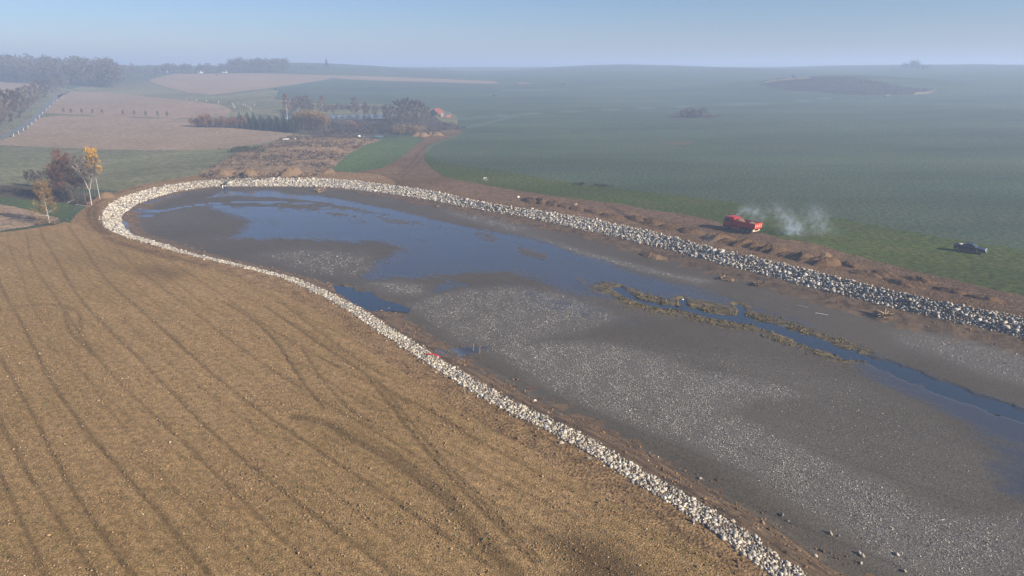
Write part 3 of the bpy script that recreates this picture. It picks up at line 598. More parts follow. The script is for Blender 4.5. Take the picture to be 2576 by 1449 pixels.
o = scatter('soil_clods', CL, np.column_stack([P, zfun(P[:, 0], P[:, 1], False)+sz*.25]), sz, M['clod'], c); props(o, 'crumbly brown clods strewn over the ploughed field', 'soil', kind='stuff')
P = jgrid(bankW.min(0), bankW.max(0), .42); P = P[in_view(P)]; P = P[inside(P, bankW)]; P = P[~inside(P, RIM)]
trW = next(W for n_, m_, W in regions if n_ == 'dirt_track'); P2 = jgrid(np.array([-30, 70]), np.array([110, 240]), .55); P2 = P2[in_view(P2)]; P2 = P2[inside(P2, trW)]; P2 = P2[~inside(P2, RIM)]; P2 = P2[wob(P2[:, 0], P2[:, 1], 16, 6) > .0]
P4 = jgrid(POND_BB[::2], POND_BB[1::2], .42); P4 = P4[in_view(P4)]; P4 = P4[inside(P4, TOE)]; d4, t4 = seg_dist(P4, TOE); P4 = P4[(d4 < np.where(t4 < NNEAR, 6, 4)*(1+.4*wob(P4[:, 0], P4[:, 1], 6, 2))) & (P4[:, 1] < 200)]; P4 = P4[rng.random(len(P4)) < .5]
P = np.concatenate([P[rng.random(len(P)) < .4], P2[rng.random(len(P2)) < .45], P4]); sz = np.clip(rng.lognormal(math.log(.085), .5, len(P)), .04, .34); c = np.array([(.20, .122, .066)])*rng.uniform(.5, 1.35, (len(P), 1))
o = scatter('earth_lumps', CL, np.column_stack([P, zfun(P[:, 0], P[:, 1])+sz*.15]), sz, M['clod'], c); props(o, 'lumps of dark brown earth scattered along the pond banks', 'soil', kind='stuff')

# white shells and dry flakes on the mud
FL = [(np.array([(-1, -.35, 0), (0, -.5, .28), (1, -.2, 0), (.8, .5, .05), (-.1, .45, .32), (-.9, .4, .0)]), np.array([(0, 1, 5), (1, 4, 5), (1, 2, 4), (2, 3, 4)])), (np.array([(-1, -.2, .1), (0, -.4, 0), (1, -.1, .22), (.9, .3, .1), (0, .35, .06), (-1, .25, .15)]), np.array([(0, 1, 5), (1, 4, 5), (1, 2, 4), (2, 3, 4)]))]
Ps, Ss = [], []
for px, dens, s0 in SH:
    W = poly_world(px, True); b0, b1 = W.min(0), W.max(0); n = int((b1-b0).prod()*dens*20); P = rng.uniform(b0, b1, (n, 2)); d, _ = seg_dist(P, np.concatenate([W, W[:1]])); ins = inside(P, W)
    k = ins & (rng.random(n) < np.clip(d/3+.12, 0, 1)*np.clip(.55+.6*wob(P[:, 0], P[:, 1], 7, 1), .05, 1)); P = P[k]; P = P[in_view(P)]
    Ps.append(P); Ss.append(np.clip(rng.lognormal(math.log(s0*.95), .35, len(P)), .03, .2))
P = np.concatenate(Ps); sz = np.concatenate(Ss); c = np.array([(.34, .325, .295)])*rng.uniform(.55, 1.3, (len(P), 1))
print('flakes', len(P))
o = scatter('shell_flakes', FL, np.column_stack([P, zfun(P[:, 0], P[:, 1])+.012]), sz, M['clod'], c, .8); props(o, 'whitish shells and dry flakes scattered over the pond mud', 'shells', kind='stuff')

L = CH[6:int(len(CH)*.62)]; k_ = rng.integers(0, len(L), 5200); P = L[k_]+rng.normal(0, 1, (5200, 2))*(CHW[6:][k_]+1.3)[:, None]*.9
d, i_ = seg_dist(P, L); P = P[(d > CHW[6:][i_]*1.25+.15) & (d < 4.6) & (wob(P[:, 0], P[:, 1], 5, 3) > -.25)]
sz = np.clip(rng.lognormal(math.log(.15), .4, len(P)), .06, .38); c = np.array([(.115, .088, .036)])*rng.uniform(.3, 1.5, (len(P), 1))
o = scatter('mud_tufts', CL, np.column_stack([P, zfun(P[:, 0], P[:, 1])+sz*.2]), sz, M['clod'], c); props(o, 'olive brown tufts of muddy weed along the stream', 'weeds', kind='stuff')

# ------------------------------------------------------------------ trees and bushes
class MB:                                               # collects tubes and thin faces
    def __init__(s): s.V = []; s.F = []
    def tube(s, pts, rad, k=5):
        n0 = len(s.V); pts = [Vector(p) for p in pts]
        for i, p in enumerate(pts):
            d = (pts[min(i+1, len(pts)-1)]-pts[max(i-1, 0)]).normalized(); a = d.orthogonal().normalized(); b = d.cross(a)
            for j in range(k):
                t = 6.283*j/k; s.V.append(p+(a*math.cos(t)+b*math.sin(t))*rad[i])
        for i in range(len(pts)-1):
            for j in range(k):
                a, b = n0+i*k+j, n0+i*k+(j+1) % k; s.F += [(a, b, b+k), (a, b+k, a+k)]
        return s
    def tri(s, a, b, c): n = len(s.V); s.V += [Vector(a), Vector(b), Vector(c)]; s.F.append((n, n+1, n+2))
    def quad(s, a, b, c, d): n = len(s.V); s.V += [Vector(a), Vector(b), Vector(c), Vector(d)]; s.F += [(n, n+1, n+2), (n, n+2, n+3)]
    def mesh(s, name): return np_mesh(name, [tuple(v) for v in s.V], s.F)
def rv(r): return Vector((r.gauss(0, 1), r.gauss(0, 1), r.gauss(0, 1))).normalized()
def leaf(mb, p, s, r):
    a = rv(r)*s; b = rv(r).cross(a).normalized()*s*.7; mb.quad(p-a, p-b, p+a, p+b)
def twig(mb, p, d, L, w, r):
    q = d.cross(rv(r)).normalized()*w; m = p+d*L*.55+rv(r)*L*.08; mb.tri(p-q, p+q, m); mb.tri(m-q*.6, m+q*.6, p+d*L+rv(r)*L*.12)
def make_tree(seed, H, r0, limbs=12, sub=6, twigs=14, start=.3, spread=.34, up=.55, leafn=0, leafs=.14, leaftop=0.0, fork=0, twl=.9, tww=.02, curve=.04, droop=0):
    r = random.Random(seed); tk, cr = MB(), MB()
    stems = []
    if fork:
        z0 = H*fork; tk.tube([(0, 0, -.4), (.05, 0, z0*.5), (.12, .05, z0)], [r0*1.15, r0*.95, r0*.8], 7)
        for a, ln in ((2.7, 1.0), (.9, .95), (0, .62)):
            d = Vector((math.cos(a)*.36, math.sin(a)*.3, 1)); stems.append((Vector((.12, .05, z0)), d.normalized(), (H-z0)*ln, r0*.62))
    else: stems.append((Vector((0, 0, -.4)), Vector((0, 0, 1)), H*.97+.4, r0))
    for p0, d0, L0, rr in stems:
        n = 8; pts = [p0]; rad = [rr]
        for i in range(n):
            d = (d0+Vector((r.uniform(-1, 1), r.uniform(-1, 1), 0))*curve*1.6+Vector((0, 0, .12*i/n))).normalized(); pts.append(pts[-1]+d*L0/n); rad.append(rr*(1-.93*(i+1)/n)+.012)
        tk.tube(pts, rad, 6)
        nl = limbs if not fork else max(4, limbs//2)
        for i in range(nl):
            t = start+(1-start)*(i+r.random()*.8)/nl; t = min(t, .98); k = min(int(t*n), n-1); f = t*n-k; b0 = pts[k].lerp(pts[k+1], f)
            az = i*2.4+r.uniform(-.5, .5); ln = H*spread*(1.08-.75*(t-start)/(1-start+.01))*r.uniform(.75, 1.15); dd = Vector((math.cos(az), math.sin(az), up+r.uniform(-.2, .35))).normalized()
            q = [b0]; qr = [rad[k]*.5+.012]; m = 4
            for j in range(m):
                e = (dd+rv(r)*.22+Vector((0, 0, (.16-droop)*j))).normalized(); q.append(q[-1]+e*ln/m); qr.append(qr[0]*(1-.85*(j+1)/m)+.006)
            tk.tube(q, qr, 4)
            for j in range(sub):
                u = .25+.75*(j+r.random())/sub; kk = min(int(u*m), m-1); c0 = q[kk].lerp(q[kk+1], u*m-kk); e = (dd*.7+rv(r)*.8+Vector((0, 0, .3-droop*1.5))).normalized(); sl = ln*.42*r.uniform(.6, 1.15)
                c1 = c0+e*sl*.55+rv(r)*sl*.06; c2 = c0+e*sl+rv(r)*sl*.1; tk.tube([c0, c1, c2], [.02, .014, .007], 3)
                for w in range(twigs):
                    v = r.random(); c = c0.lerp(c1, v*2) if v < .5 else c1.lerp(c2, v*2-1); de = (e*.55+rv(r)*.75+Vector((0, 0, .15-droop*2))).normalized(); tl = twl*r.uniform(.5, 1.2); twig(cr, c, de, tl, tww, r)
                    if leafn and (c.z > H*leaftop or r.random() < .25):
                        for _ in range(leafn):
                            leaf(cr, c+de*tl*r.uniform(.2, 1.1)+rv(r)*.2, leafs*r.uniform(.6, 1.3), r)
    return tk.mesh('trunk'), cr.mesh('crown')
def make_bush(seed, w, h, n=900, leafs=.16, stems=7, tw=1):
    r = random.Random(seed); tk, cr = MB(), MB(); cl = [(Vector((r.gauss(0, .3)*w, r.gauss(0, .3)*w, h*r.uniform(.3, .8))), r.uniform(.22, .4)*min(w, h)) for _ in range(9)]
    for i in range(stems):
        a = i*2.4; e = Vector((math.cos(a)*w*.3, math.sin(a)*w*.3, h*.8)); tk.tube([(0, 0, -.2), e*.5+Vector((0, 0, .1)), e], [.05, .035, .012], 4)
    for i in range(n):
        c, s = cl[r.randrange(9)]; p = c+rv(r)*s*r.random()**.4; p.z = max(p.z, .05)
        if tw and r.random() < .5: twig(cr, p, (rv(r)+Vector((0, 0, .7))).normalized(), .5, .018, r)
        else: leaf(cr, p, leafs*r.uniform(.5, 1.3), r)
    return tk.mesh('stem'), cr.mesh('foliage')
def make_spruce(seed, H):
    r = random.Random(seed); tk, cr = MB(), MB(); tk.tube([(0, 0, -.3), (0, 0, H*.5), (0, 0, H)], [.16, .1, .02], 6)
    for i in range(26):
        t = .05+.93*i/26; rad = H*.24*(1-t)+.12
        for j in range(9):
            a = i*1.1+j*.698+r.uniform(-.2, .2); d = Vector((math.cos(a), math.sin(a), -.28)); p = Vector((0, 0, H*t)); s = Vector((-d.y, d.x, 0))*rad*.3; L = rad*r.uniform(.8, 1.15)
            cr.tri(p, p+d*L*.6-s, p+d*L); cr.tri(p, p+d*L, p+d*L*.6+s); cr.tri(p+d*L*.4, p+d*L*.9-Vector((0, 0, .25))+s*.4, p+d*L*1.05)
    return tk.mesh('trunk'), cr.mesh('crown')
def two(name, a, b, rough=.85):
    g = G(name); return g.bsdf(g.mix(g.ramp(g.noise(.9, 3), [(.3, 0), (.7, 1)]), a, b), rough, spec=.15)
M['bark'] = two('grey_brown_bark', (.09, .07, .055), (.15, .125, .10)); g = G('white_birch_bark'); M['birch'] = g.bsdf(g.mix(g.ramp(g.noise(3, 4, .7, g.scaled(1, 1, 3)), [(.50, 0), (.62, 1)]), (.55, .53, .49), (.10, .09, .08)), .7)
M['twig_red'] = two('reddish_twigs', (.11, .065, .05), (.19, .085, .06)); M['twig_grey'] = two('grey_twigs', (.10, .085, .07), (.16, .135, .11)); M['twig_dark'] = two('dark_twigs', (.05, .045, .04), (.09, .07, .055))
M['leaf_yellow'] = two('yellow_autumn_leaves', (.40, .22, .035), (.55, .34, .07)); M['leaf_olive'] = two('brownish_birch_leaves', (.165, .10, .035), (.23, .15, .05)); M['leaf_rust'] = two('rusty_beech_leaves', (.13, .065, .035), (.20, .10, .05))
M['leaf_green'] = two('dark_green_leaves', (.035, .05, .025), (.06, .075, .035)); M['needle'] = two('spruce_needles', (.022, .045, .03), (.04, .07, .045)); M['leaf_brown'] = two('brown_birch_twigs', (.16, .10, .07), (.22, .13, .085)); M['far_crown'] = two('distant_tree_crowns', (.06, .06, .055), (.10, .085, .07)); M['dry_weed'] = two('dry_weeds', (.10, .072, .05), (.24, .17, .10))
PROTO = {}
def proto(key, meshes, mats):
    for me, m in zip(meshes, mats): me.materials.append(m)
    PROTO[key] = meshes
def plant(key, name, px, py, h, label, cat='tree', group=None, pond=False, scale=1.0, w=None, rz=None, base_h=None, sink=0):
    p = at(px, py, pond); e = empty(name, p-Vector((0, 0, sink)), rng.uniform(0, 6.28) if rz is None else rz); bh = base_h or max(v.co.z for v in PROTO[key][1].vertices)
    s = h/bh; e.scale = ((w or 1)*s, (w or 1)*s, s); props(e, label, cat, group)
    for me in PROTO[key]: link_child(me, e)
    return e
def link_child(me, e): o = bpy.data.objects.new(me.name.split('.')[0], me); C.objects.link(o); o.parent = e; return o
proto('redA', make_tree(11, 13, .12, 18, 8, 22, .10, .40, .8, tww=.03), (M['bark'], M['twig_red'])); proto('redB', make_tree(12, 13, .11, 17, 8, 22, .12, .36, .9, tww=.03), (M['bark'], M['twig_grey']))
proto('greyfork', make_tree(13, 13.4, .11, 22, 7, 20, .35, .28, .7, fork=.30, tww=.028), (M['birch'], M['twig_grey']))
proto('aspen', make_tree(14, 14.3, .085, 15, 7, 10, .48, .19, .6, leafn=3, leafs=.18, leaftop=.45, curve=.02), (M['birch'], M['leaf_yellow'])); proto('slim', make_tree(15, 12, .08, 12, 5, 9, .45, .15, .8), (M['bark'], M['twig_grey']))
proto('birchy', make_tree(16, 10.3, .075, 20, 7, 12, .18, .27, .3, leafn=2, leafs=.11, droop=.10), (M['birch'], M['leaf_olive']))
proto('bare', make_tree(17, 12, .2, 15, 6, 18, .2, .36, .55, tww=.10), (M['bark'], M['twig_dark'])); proto('bare2', make_tree(18, 12, .18, 15, 6, 20, .22, .36, .7, tww=.12), (M['bark'], M['twig_grey'])); proto('farbirch', make_tree(19, 16, .22, 17, 6, 22, .36, .21, .6, tww=.13, droop=.08), (M['birch'], M['leaf_brown']))
proto('small', make_tree(20, 4.5, .09, 10, 5, 12, .3, .32, .9, twl=.6, tww=.05), (M['bark'], M['twig_dark'])); proto('spruce', make_spruce(21, 6), (M['bark'], M['needle']))
proto('bush', make_bush(31, 3, 2.6), (M['bark'], M['leaf_green'])); proto('bushd', make_bush(32, 3, 2.4), (M['bark'], M['twig_dark'])); proto('bushr', make_bush(33, 3, 3.4, 1100), (M['bark'], M['leaf_rust'])); proto('bushy', make_bush(34, 3, 3.4, 1100), (M['bark'], two('dull_ochre_leaves', (.15, .10, .04), (.22, .145, .05)))); proto('bushg', make_bush(35, 3, 2.6), (M['bark'], M['dry_weed']))

# clump of trees beside the left end of the pond
plant('greyfork', 'birch_tree', 231, 516, 13.4, 'white-barked forked bare birch beside the dirt curve at the pond end', rz=.2)
plant('aspen', 'aspen_tree', 252, 501, 14.2, 'tall slim tree with a bright yellow-orange autumn crown', rz=1.0)
plant('slim', 'slim_tree', 240, 499, 11.5, 'thin straight grey trunk standing beside the yellow tree')
for i, (x, y, h, k) in enumerate([(168,506,12.5,'redA'),(150,500,10.5,'redA'),(186,509,13.4,'redA'),(203,511,13,'redB'),(178,500,13.8,'redA'),(216,508,12.6,'redB'),(140,497,8.5,'redA')]):
    plant(k, 'bare_tree', x, y, h, 'bare reddish multi-branched tree in the clump by the forked birch' if k == 'redA' else 'bare grey tree in the clump directly behind the forked birch', group='bare trees in the clump by the pond', w=1.2)
plant('birchy', 'birch_tree', 125, 561, 10.4, 'small birch with thin brown and yellow leaves at the edge of the ploughed field', rz=2.0)
for x, y, h in [(72,468,5),(88,470,5.5),(106,472,5.2)]: plant('small', 'bare_shrub', x, y, h, 'small bare grey shrub on the meadow edge beside the tree clump', 'shrub', 'bare shrubs by the clump')
for x, y, h in [(10,482,2.2),(32,484,2.4),(58,487,2.0),(84,490,2.3),(112,494,2.2),(138,498,2.4),(165,506,2.2),(196,512,1.8),(222,506,2.0)]: plant('bushd', 'bramble_bush', x, y, h, 'low dark bramble bush along the strip under the tree clump', 'bush', 'dark brambles under the clump')
for x, y, h in [(118,563,1.6),(140,566,1.3),(100,566,1.2)]: plant('bushg', 'weed_clump', x, y, h, 'tuft of dry weeds at the foot of the small yellow-brown birch', 'weeds', 'dry weeds at the birch foot')
# roadside and field-boundary trees
for x, y, h in [(6,344,13),(22,332,14),(40,321,13.5),(58,308,13),(72,296,12.5),(84,285,12),(96,275,12),(106,265,12),(116,256,11.5),(128,247,11),(141,240,11),(155,233,11),(168,228,10),(-14,352,13)]:
    plant('bare' if int(x) % 3 else 'bare2', 'roadside_tree', x-2, y, h*1.6, 'dark bare tree in the row beside the country road', group='trees along the country road')
for x, y in [(162,288),(180,288.6),(207,289.4),(234,290.3),(258.5,291),(311,292.7),(339,293.6),(368,295),(398,296),(422,297)]: plant('small', 'boundary_tree', x, y+1, 4.6, 'small bare tree in the row between the two stubble fields', group='small trees between the stubble fields')
M['white_guard'] = plain('white_tree_guard', (.75, .75, .73), .6)
def sapling(px, py, label, group):
    p = at(px, py); e = props(empty('sapling', p), label, 'sapling', group); mb = MB().tube([(0, 0, 0), (0, 0, .7), (0, 0, 1.5)], [.11, .10, .10], 6); o = link('guard', mb.mesh('guard'), M['white_guard'], e)
    m2 = MB().tube([(0, 0, -.2), (.03, 0, 1.6), (0, .03, 3.0)], [.04, .03, .012], 4)
    for i in range(5): m2.tube([(0, 0, 1.9+.2*i), (.4*math.cos(i*2.4), .4*math.sin(i*2.4), 2.4+.2*i)], [.015, .006], 3)
    link('stem', m2.mesh('stem'), M['bark'], e)
for x, y in [(30,342),(42,334),(55,327),(66,320),(76,312),(86,303),(95,294),(103,285),(112,276),(120,268),(130,259),(140,252),(152,246)]: sapling(x+5, y+2, 'young tree in a white guard along the country road', 'guarded saplings by the road')
for x, y in [(586,264),(588,268),(591,272),(612,266),(618,268),(624,270),(629,273),(600,261),(640,266),(550,259),(520,256),(495,254),(470,251),(632,278)]: sapling(x, y, 'young tree in a white guard on the grass above the wooded pond', 'guarded saplings by the wooded pond')
# vegetation round the wooded ponds
for x, y, h in [(723,297,16.8),(749,281,14),(768,280,13.5),(812,286,14.2)]: plant('farbirch', 'birch_tree', x, y, h, {723: 'lone tall white birch at the end of the wooded pond beside the spruces', 749: 'birch with a leaning white stem in the brown group on the wooded pond', 768: 'birch with a russet brown crown in the group on the wooded pond', 812: 'white birch standing apart behind the yellow-topped bushes'}[x])
for x, y, h in [(742,286,13),(757,284,14.5),(774,285,15),(784,286,12),(735,287,10),(803,288,11),(822,287,9),(838,287,8),(765,288,13)]: plant('bare2', 'bare_tree', x, y, h, 'bare brownish tree among the birches on the wooded pond', group='brown trees among the pond birches')
for i, x in enumerate(range(490, 616, 9)): plant('bushr', 'beech_shrub', x, 319+(x-490)*.03, 6.2+1.6*math.sin(i*2.1)+(2.6 if i in (2, 3) else 0), 'rusty brown leafy shrub in the hedge above the stubble field', 'shrub', 'rusty hedge above the stubble field', w=.75)
for i in range(30):
    x = 600+i*5.0; plant('spruce', 'spruce_tree', x, 322.5+(x-600)*.085-(i % 3)*4.5, 6.4+1.5*math.sin(i*1.7), 'dark green young spruce in the dense row by the wooded pond', group='spruce plantation by the wooded pond', w=1.25)
for x, y, h in [(748,322,10),(759,324,11),(771,325,12),(784,327,12),(797,328,12),(809,329,11.5),(819,328,10)]: plant('bushy', 'autumn_shrub', x, y, h, 'yellow-topped autumn shrub in the thicket under the pond birches', 'shrub', 'yellow shrubs under the pond birches', w=.62)
for x, y, h in [(748,326,8),(764,330,8),(780,333,8),(796,334,7.5),(812,335,7),(772,316,8),(800,318,8)]: plant('bare', 'thicket_tree', x, y, h, 'dark leafless tree in the thicket at the end of the spruce row', group='dark thicket at the spruce row')
for x, y, h in [(840,318,4.5),(858,322,4),(874,318,4.5),(892,325,4),(910,320,4.5),(930,326,4),(948,320,4.5),(966,328,4),(986,322,5),(850,333,3.5),(880,334,3.2),(835,338,3.2),(905,334,3.5),(940,335,3.5),(968,336,3.5),(820,342,3),(985,334,4),(1004,330,5)]: plant(['bushd', 'bush', 'bushr', 'bushd', 'bushg'][int(x) % 5], 'pond_bush', x, y, h, 'low mixed bush in the scrub between the two wooded ponds', 'bush', 'bushes between the wooded ponds', w=1.3)
for x, y, h, l in [(894,300,15,'tallest of the three round bare trees standing on the pond dam'),(921,300,11.5,'middle of the three round bare trees standing on the pond dam'),(943.5,300,9,'smallest of the three round bare trees standing on the pond dam')]: plant('bare2', 'bare_tree', x, y, h, l)
for x, y, h in [(972,305,11),(985,309,11.5),(1000,304,14),(1013,309,14.5),(1026,305,15.5),(1040,309,15),(1053,305,14),(1066,308,12.5),(1078,305,9.5),(1008,316,9),(1045,318,8)]: plant('bare', 'bare_tree', x, y, h, 'tall dark leafless tree in the grove beside the red-roofed cottage', group='grove beside the cottage', w=1.1)
for x, y, h in [(1020,338,5.5),(1036,339,6),(1050,336,5),(1008,340,4),(1062,330,4)]: plant('bushg', 'roadside_bush', x, y, h, 'brown bush beside the pale earth heaps at the track end', 'bush', 'bushes at the end of the track', w=1.1)
for x, y, h in [(828,277,5),(845,276,4.5),(862,276,5.5),(878,275,4.5),(896,275,5),(912,276,4.5),(930,276,4.5),(948,277,4),(964,278,4)]: plant('bushd', 'bank_bush', x, y, h, 'dark bush on the bank of the wooded pond behind the three round trees', 'bush', 'bushes on the pond bank', w=1.4)
for x, y, h in [(585,384,2.2),(602,381,2.6),(622,380,2.8),(642,381,2.4),(662,383,1.8)]: plant('bush', 'weed_bush', x, y, h, 'dark green weed bush at the meadow corner of the rough ground', 'bush', 'weed bushes on the rough ground', w=1.5)
# solitary things in the fields
plant('bush', 'field_bush', 1242, 244, 3.2, 'single small dark bush standing alone in the green crop', 'bush')
for x, y, h in [(1714,294,4.5),(1730,294,7.0),(1745,295,8.0),(1758,294,7.4),(1770,295,4.5),(1700,295,2.5),(1788,294,2.5)]: plant('bushg' if x not in (1745, 1758) else 'bushd', 'island_bush', x, y, h, 'greyish bush in the small overgrown island in the green crop', 'bush', 'bushes on the crop island', w=1.1)
plant('bush', 'mound_bush', 1995, 197, 4.5, 'round dark bush on top of the bracken-covered mound', 'bush')
for x, y, h in [(2281,174,12),(2294,174,17),(2307,174,14),(2322,175,8),(2332,175,9)]: plant('bushd', 'skyline_tree', x, y, h, 'dark bushy tree in the small clump on the skyline beyond the bracken mound', 'tree', 'tree clump on the skyline', w=1.0)
plant('small', 'field_tree', 2245, 184, 8, 'faint thin tree below the dark clump on the skyline')
plant('spruce', 'conifer_tree', 822, 170, 15, 'lone dark conifer standing up on the hazy skyline')
for x, y in [(1090,178),(1117,178),(1200,178)]: plant('small', 'skyline_tree', x, y, 6, 'tiny faint tree on the hazy skyline above the green crop', group='tiny trees on the skyline')
# distant woods that read as one mass
def wood(name, n, xr, ytop, hr, label, mat=None):
    r = random.Random(n); mb = MB()
    for i in range(n):
        x = r.uniform(*xr); y0, y1 = ytop(x); y = r.uniform(y0, y1); p = at(x, y); h = r.uniform(*hr); w = h*r.uniform(.24, .36)
        mb.tube([p-Vector((0, 0, .5)), p+Vector((0, 0, h*.8))], [.25, .08], 4)
        for _ in range(130):
            d = rv(r); q = Vector((d.x*w, d.y*w, d.z*h*.4))*r.random()**.33+Vector((0, 0, h*.58)); leaf(mb, p+q, h*.045*r.uniform(.5, 1.4), r)
    return props(link(name, mb.mesh(name), mat or M['far_crown']), label, 'wood', kind='stuff')
wood('forest', 300, (-170, 300), lambda x: (190+max(0, x-190)*.12, 206+max(0, x)*.06), (21, 28), 'hazy forest on the horizon at the end of the country road')
wood('forest', 110, (578, 722), lambda x: (179, 184), (15, 21) , 'hazy wood standing on the hill crest above the stubble field')
wood('tree_line', 110, (270, 575), lambda x: (183, 196 if x < 400 else 186), (9, 15), 'faint line of village trees in the haze between the two woods')
wood('hedge', 40, (724, 800), lambda x: (172, 175), (4, 6), 'low faint hedge on the crest beside the hazy wood')
# weeds as one mass on rough ground and mound
def weeds(name, W, n, h, label, mat):
    b0, b1 = W.min(0), W.max(0); P = rng.uniform(b0, b1, (n*3, 2)); P = P[inside(P, W)][:n]; P = P[wob(P[:, 0], P[:, 1], 40, 2)+rng.normal(0, .28, len(P)) > .1]
    r = random.Random(n); mb = MB(); z = zfun(P[:, 0], P[:, 1])
    for (x, y), zz in zip(P, z):
        for _ in range(6): leaf(mb, Vector((x+r.gauss(0, h*.7), y+r.gauss(0, h*.7), zz+h*r.random())), h*r.uniform(.25, .6), r)
    return props(link(name, mb.mesh(name), mat), label, 'weeds', kind='stuff')
rw = [W for n_, m_, W in regions if n_ == 'rough_ground'][0]; weeds('weed_cover', rw, 1700, .75, 'dark dry weeds covering the rough ground behind the pond', M['twig_dark']); weeds('weed_cover', rw, 1800, .45, 'pale dry grass tufts on the rough ground behind the pond', M['dry_weed'])
bw = [W for n_, m_, W in regions if n_ == 'bracken_mound'][0]; weeds('bracken', bw, 2500, .9, 'brown bracken covering the mound in the crop', M['twig_dark'])
sw = [W for n_, m_, W in regions if n_ == 'scrub_ground'][0]; weeds('reeds', sw, 2500, 1.0, 'dark dry reeds and scrub round the wooded ponds', M['twig_dark'])

# ------------------------------------------------------------------ earth heaps
def heap(name, px, py, L, Wd, H, rot, label, cat='soil heap', group=None, seed=0, lump=.25, mat=None, pond=False, n=26):
    p = at(px, py, pond); r = np.random.default_rng(seed+500); th = np.linspace(0, 2*np.pi, n, endpoint=False); rr = np.array([1.25, 1.05, .82, .58, .34, .12]); zz = np.array([-.12, .10, .42, .74, .95, 1.0]); V = []
    ph = r.uniform(0, 6.28, 8); out = 1+lump*.6*(np.sin(2*th+ph[0])*.5+np.sin(3*th+ph[1])*.4+np.sin(5*th+ph[2])*.3)
    for a, z in zip(rr, zz):
        j = 1+r.normal(0, lump*.22, n); V.append(np.stack([np.cos(th)*a*out*j*L/2, np.sin(th)*a*out*j*Wd/2, H*z*(1+r.normal(0, lump*.35, n)*(a < 1.1))*(1+.3*lump*np.sin(th*2+ph[3]))], 1))
    V = np.concatenate(V); F = []; k = len(rr)
    for i in range(k-1):
        for j in range(n): a, b = i*n+j, i*n+(j+1) % n; F += [(a, b, b+n), (a, b+n, a+n)]
    top = len(V); V = np.concatenate([V, [[0, 0, H]]])
    for j in range(n): F.append(((k-1)*n+j, (k-1)*n+(j+1) % n, top))
    o = link(name, np_mesh(name, V, F), mat or M['heap']); o.location = p; o.rotation_euler = (0, 0, rot); return props(o, label, cat, group)
g = G('heaped_earth'); f_ = g.noise(2.6, 5, .7); M['heap'] = g.bsdf(g.mix(g.ramp(f_, [(.3, 0), (.7, 1)]), (.13, .085, .047), (.25, .17, .10)), .95, g.bump(f_, 1.0, .3), spec=.08)
g = G('dark_dug_earth'); f_ = g.noise(2.6, 5, .7); M['heapd'] = g.bsdf(g.mix(g.ramp(f_, [(.3, 0), (.7, 1)]), (.08, .047, .024), (.19, .12, .064)), .95, g.bump(f_, 1.0, .3), spec=.08)
for i, (x, y, L, H) in enumerate([(560,442,7,2.2),(575,436,7,1.2),(603,437,6,1.0),(628,441,6.5,2.2),(640,436,6,1.1),(665,438,6,.9),(737,440,8,2.5),(700,439,5,.8),(545,446,5,.8),(820,434,5,1.0),(785,438,6,.8)]):
    heap('soil_heap', x, y+1, L, L*.75, H, i*.7, 'largest smooth soil heap in the row above the broad stone slope' if i == 6 else 'rounded brown soil heap in the row above the broad stone slope', group='soil heaps behind the stones', seed=i)
heap('soil_heap', 266, 496, 5, 3.5, 1.3, .3, 'small pale soil heap beside the yellow-crowned tree', seed=31); heap('soil_heap', 830, 432, 3, 2.4, 1.1, .3, 'single small pale heap at the corner of the bright green grass', seed=33)
for i, (x, y) in enumerate([(1052,343),(1066,343),(1080,340),(1098,341)]): heap('soil_heap', x, y, 7, 4, 1.8, i, 'pale earth heap at the end of the dirt track', group='pale heaps at the track end', seed=40+i)
dirv = math.atan2(-115, 91)
for i, (x, y, L, H) in enumerate([(1335,507,7,.9),(1362,510,8,1.2),(1392,515,7,.9),(1420,520,6,.7),(1450,526,7,.6),(1490,533,8,.5),(1540,545,7,.5),(1600,552,8,.7),(1640,560,8,.7),(1690,572,7,.6),(1735,583,7,.7)]): heap('earth_mound', x, y, L, 3.2, H, dirv, 'churned dark earth mound on the dirt track ahead of the red truck', 'soil heap', 'churned mounds on the dirt track', seed=60+i, lump=.4, mat=M['heapd'])
for i in range(15):
    x = 1790+i*21; y = 600+i*4.6+(i > 9)*2; heap('earth_ridge', x, y, 4.6, 2.2, .95+.35*math.sin(i*1.9), dirv+.9+.25*math.sin(i*2.3), 'steep clump of the dug earth ridge between the truck lane and the stones', 'soil heap', 'earth ridge beside the truck lane', seed=90+i, lump=.4, mat=M['heapd'])
heap('earth_block', 2075, 652, 3.2, 1.8, 1.1, .3, 'pale broken earth block at the end of the dug ridge', 'soil heap', seed=120, lump=.5)
for i, (x, y) in enumerate([(2140,668),(2220,690),(2310,705),(2400,735),(2480,752),(2180,690),(2270,715)]): heap('earth_mound', x, y, 5, 2.2, .5, dirv, 'low mound of dark earth along the top of the grey stone slope', 'soil heap', 'low earth mounds above the stones', seed=130+i, lump=.5, mat=M['heapd'])
heap('earth_block', 1640, 645, 6, 2.5, .7, dirv, 'reddish earth slump on the mud below the stone slope', 'soil heap', seed=141, lump=.4, pond=True)

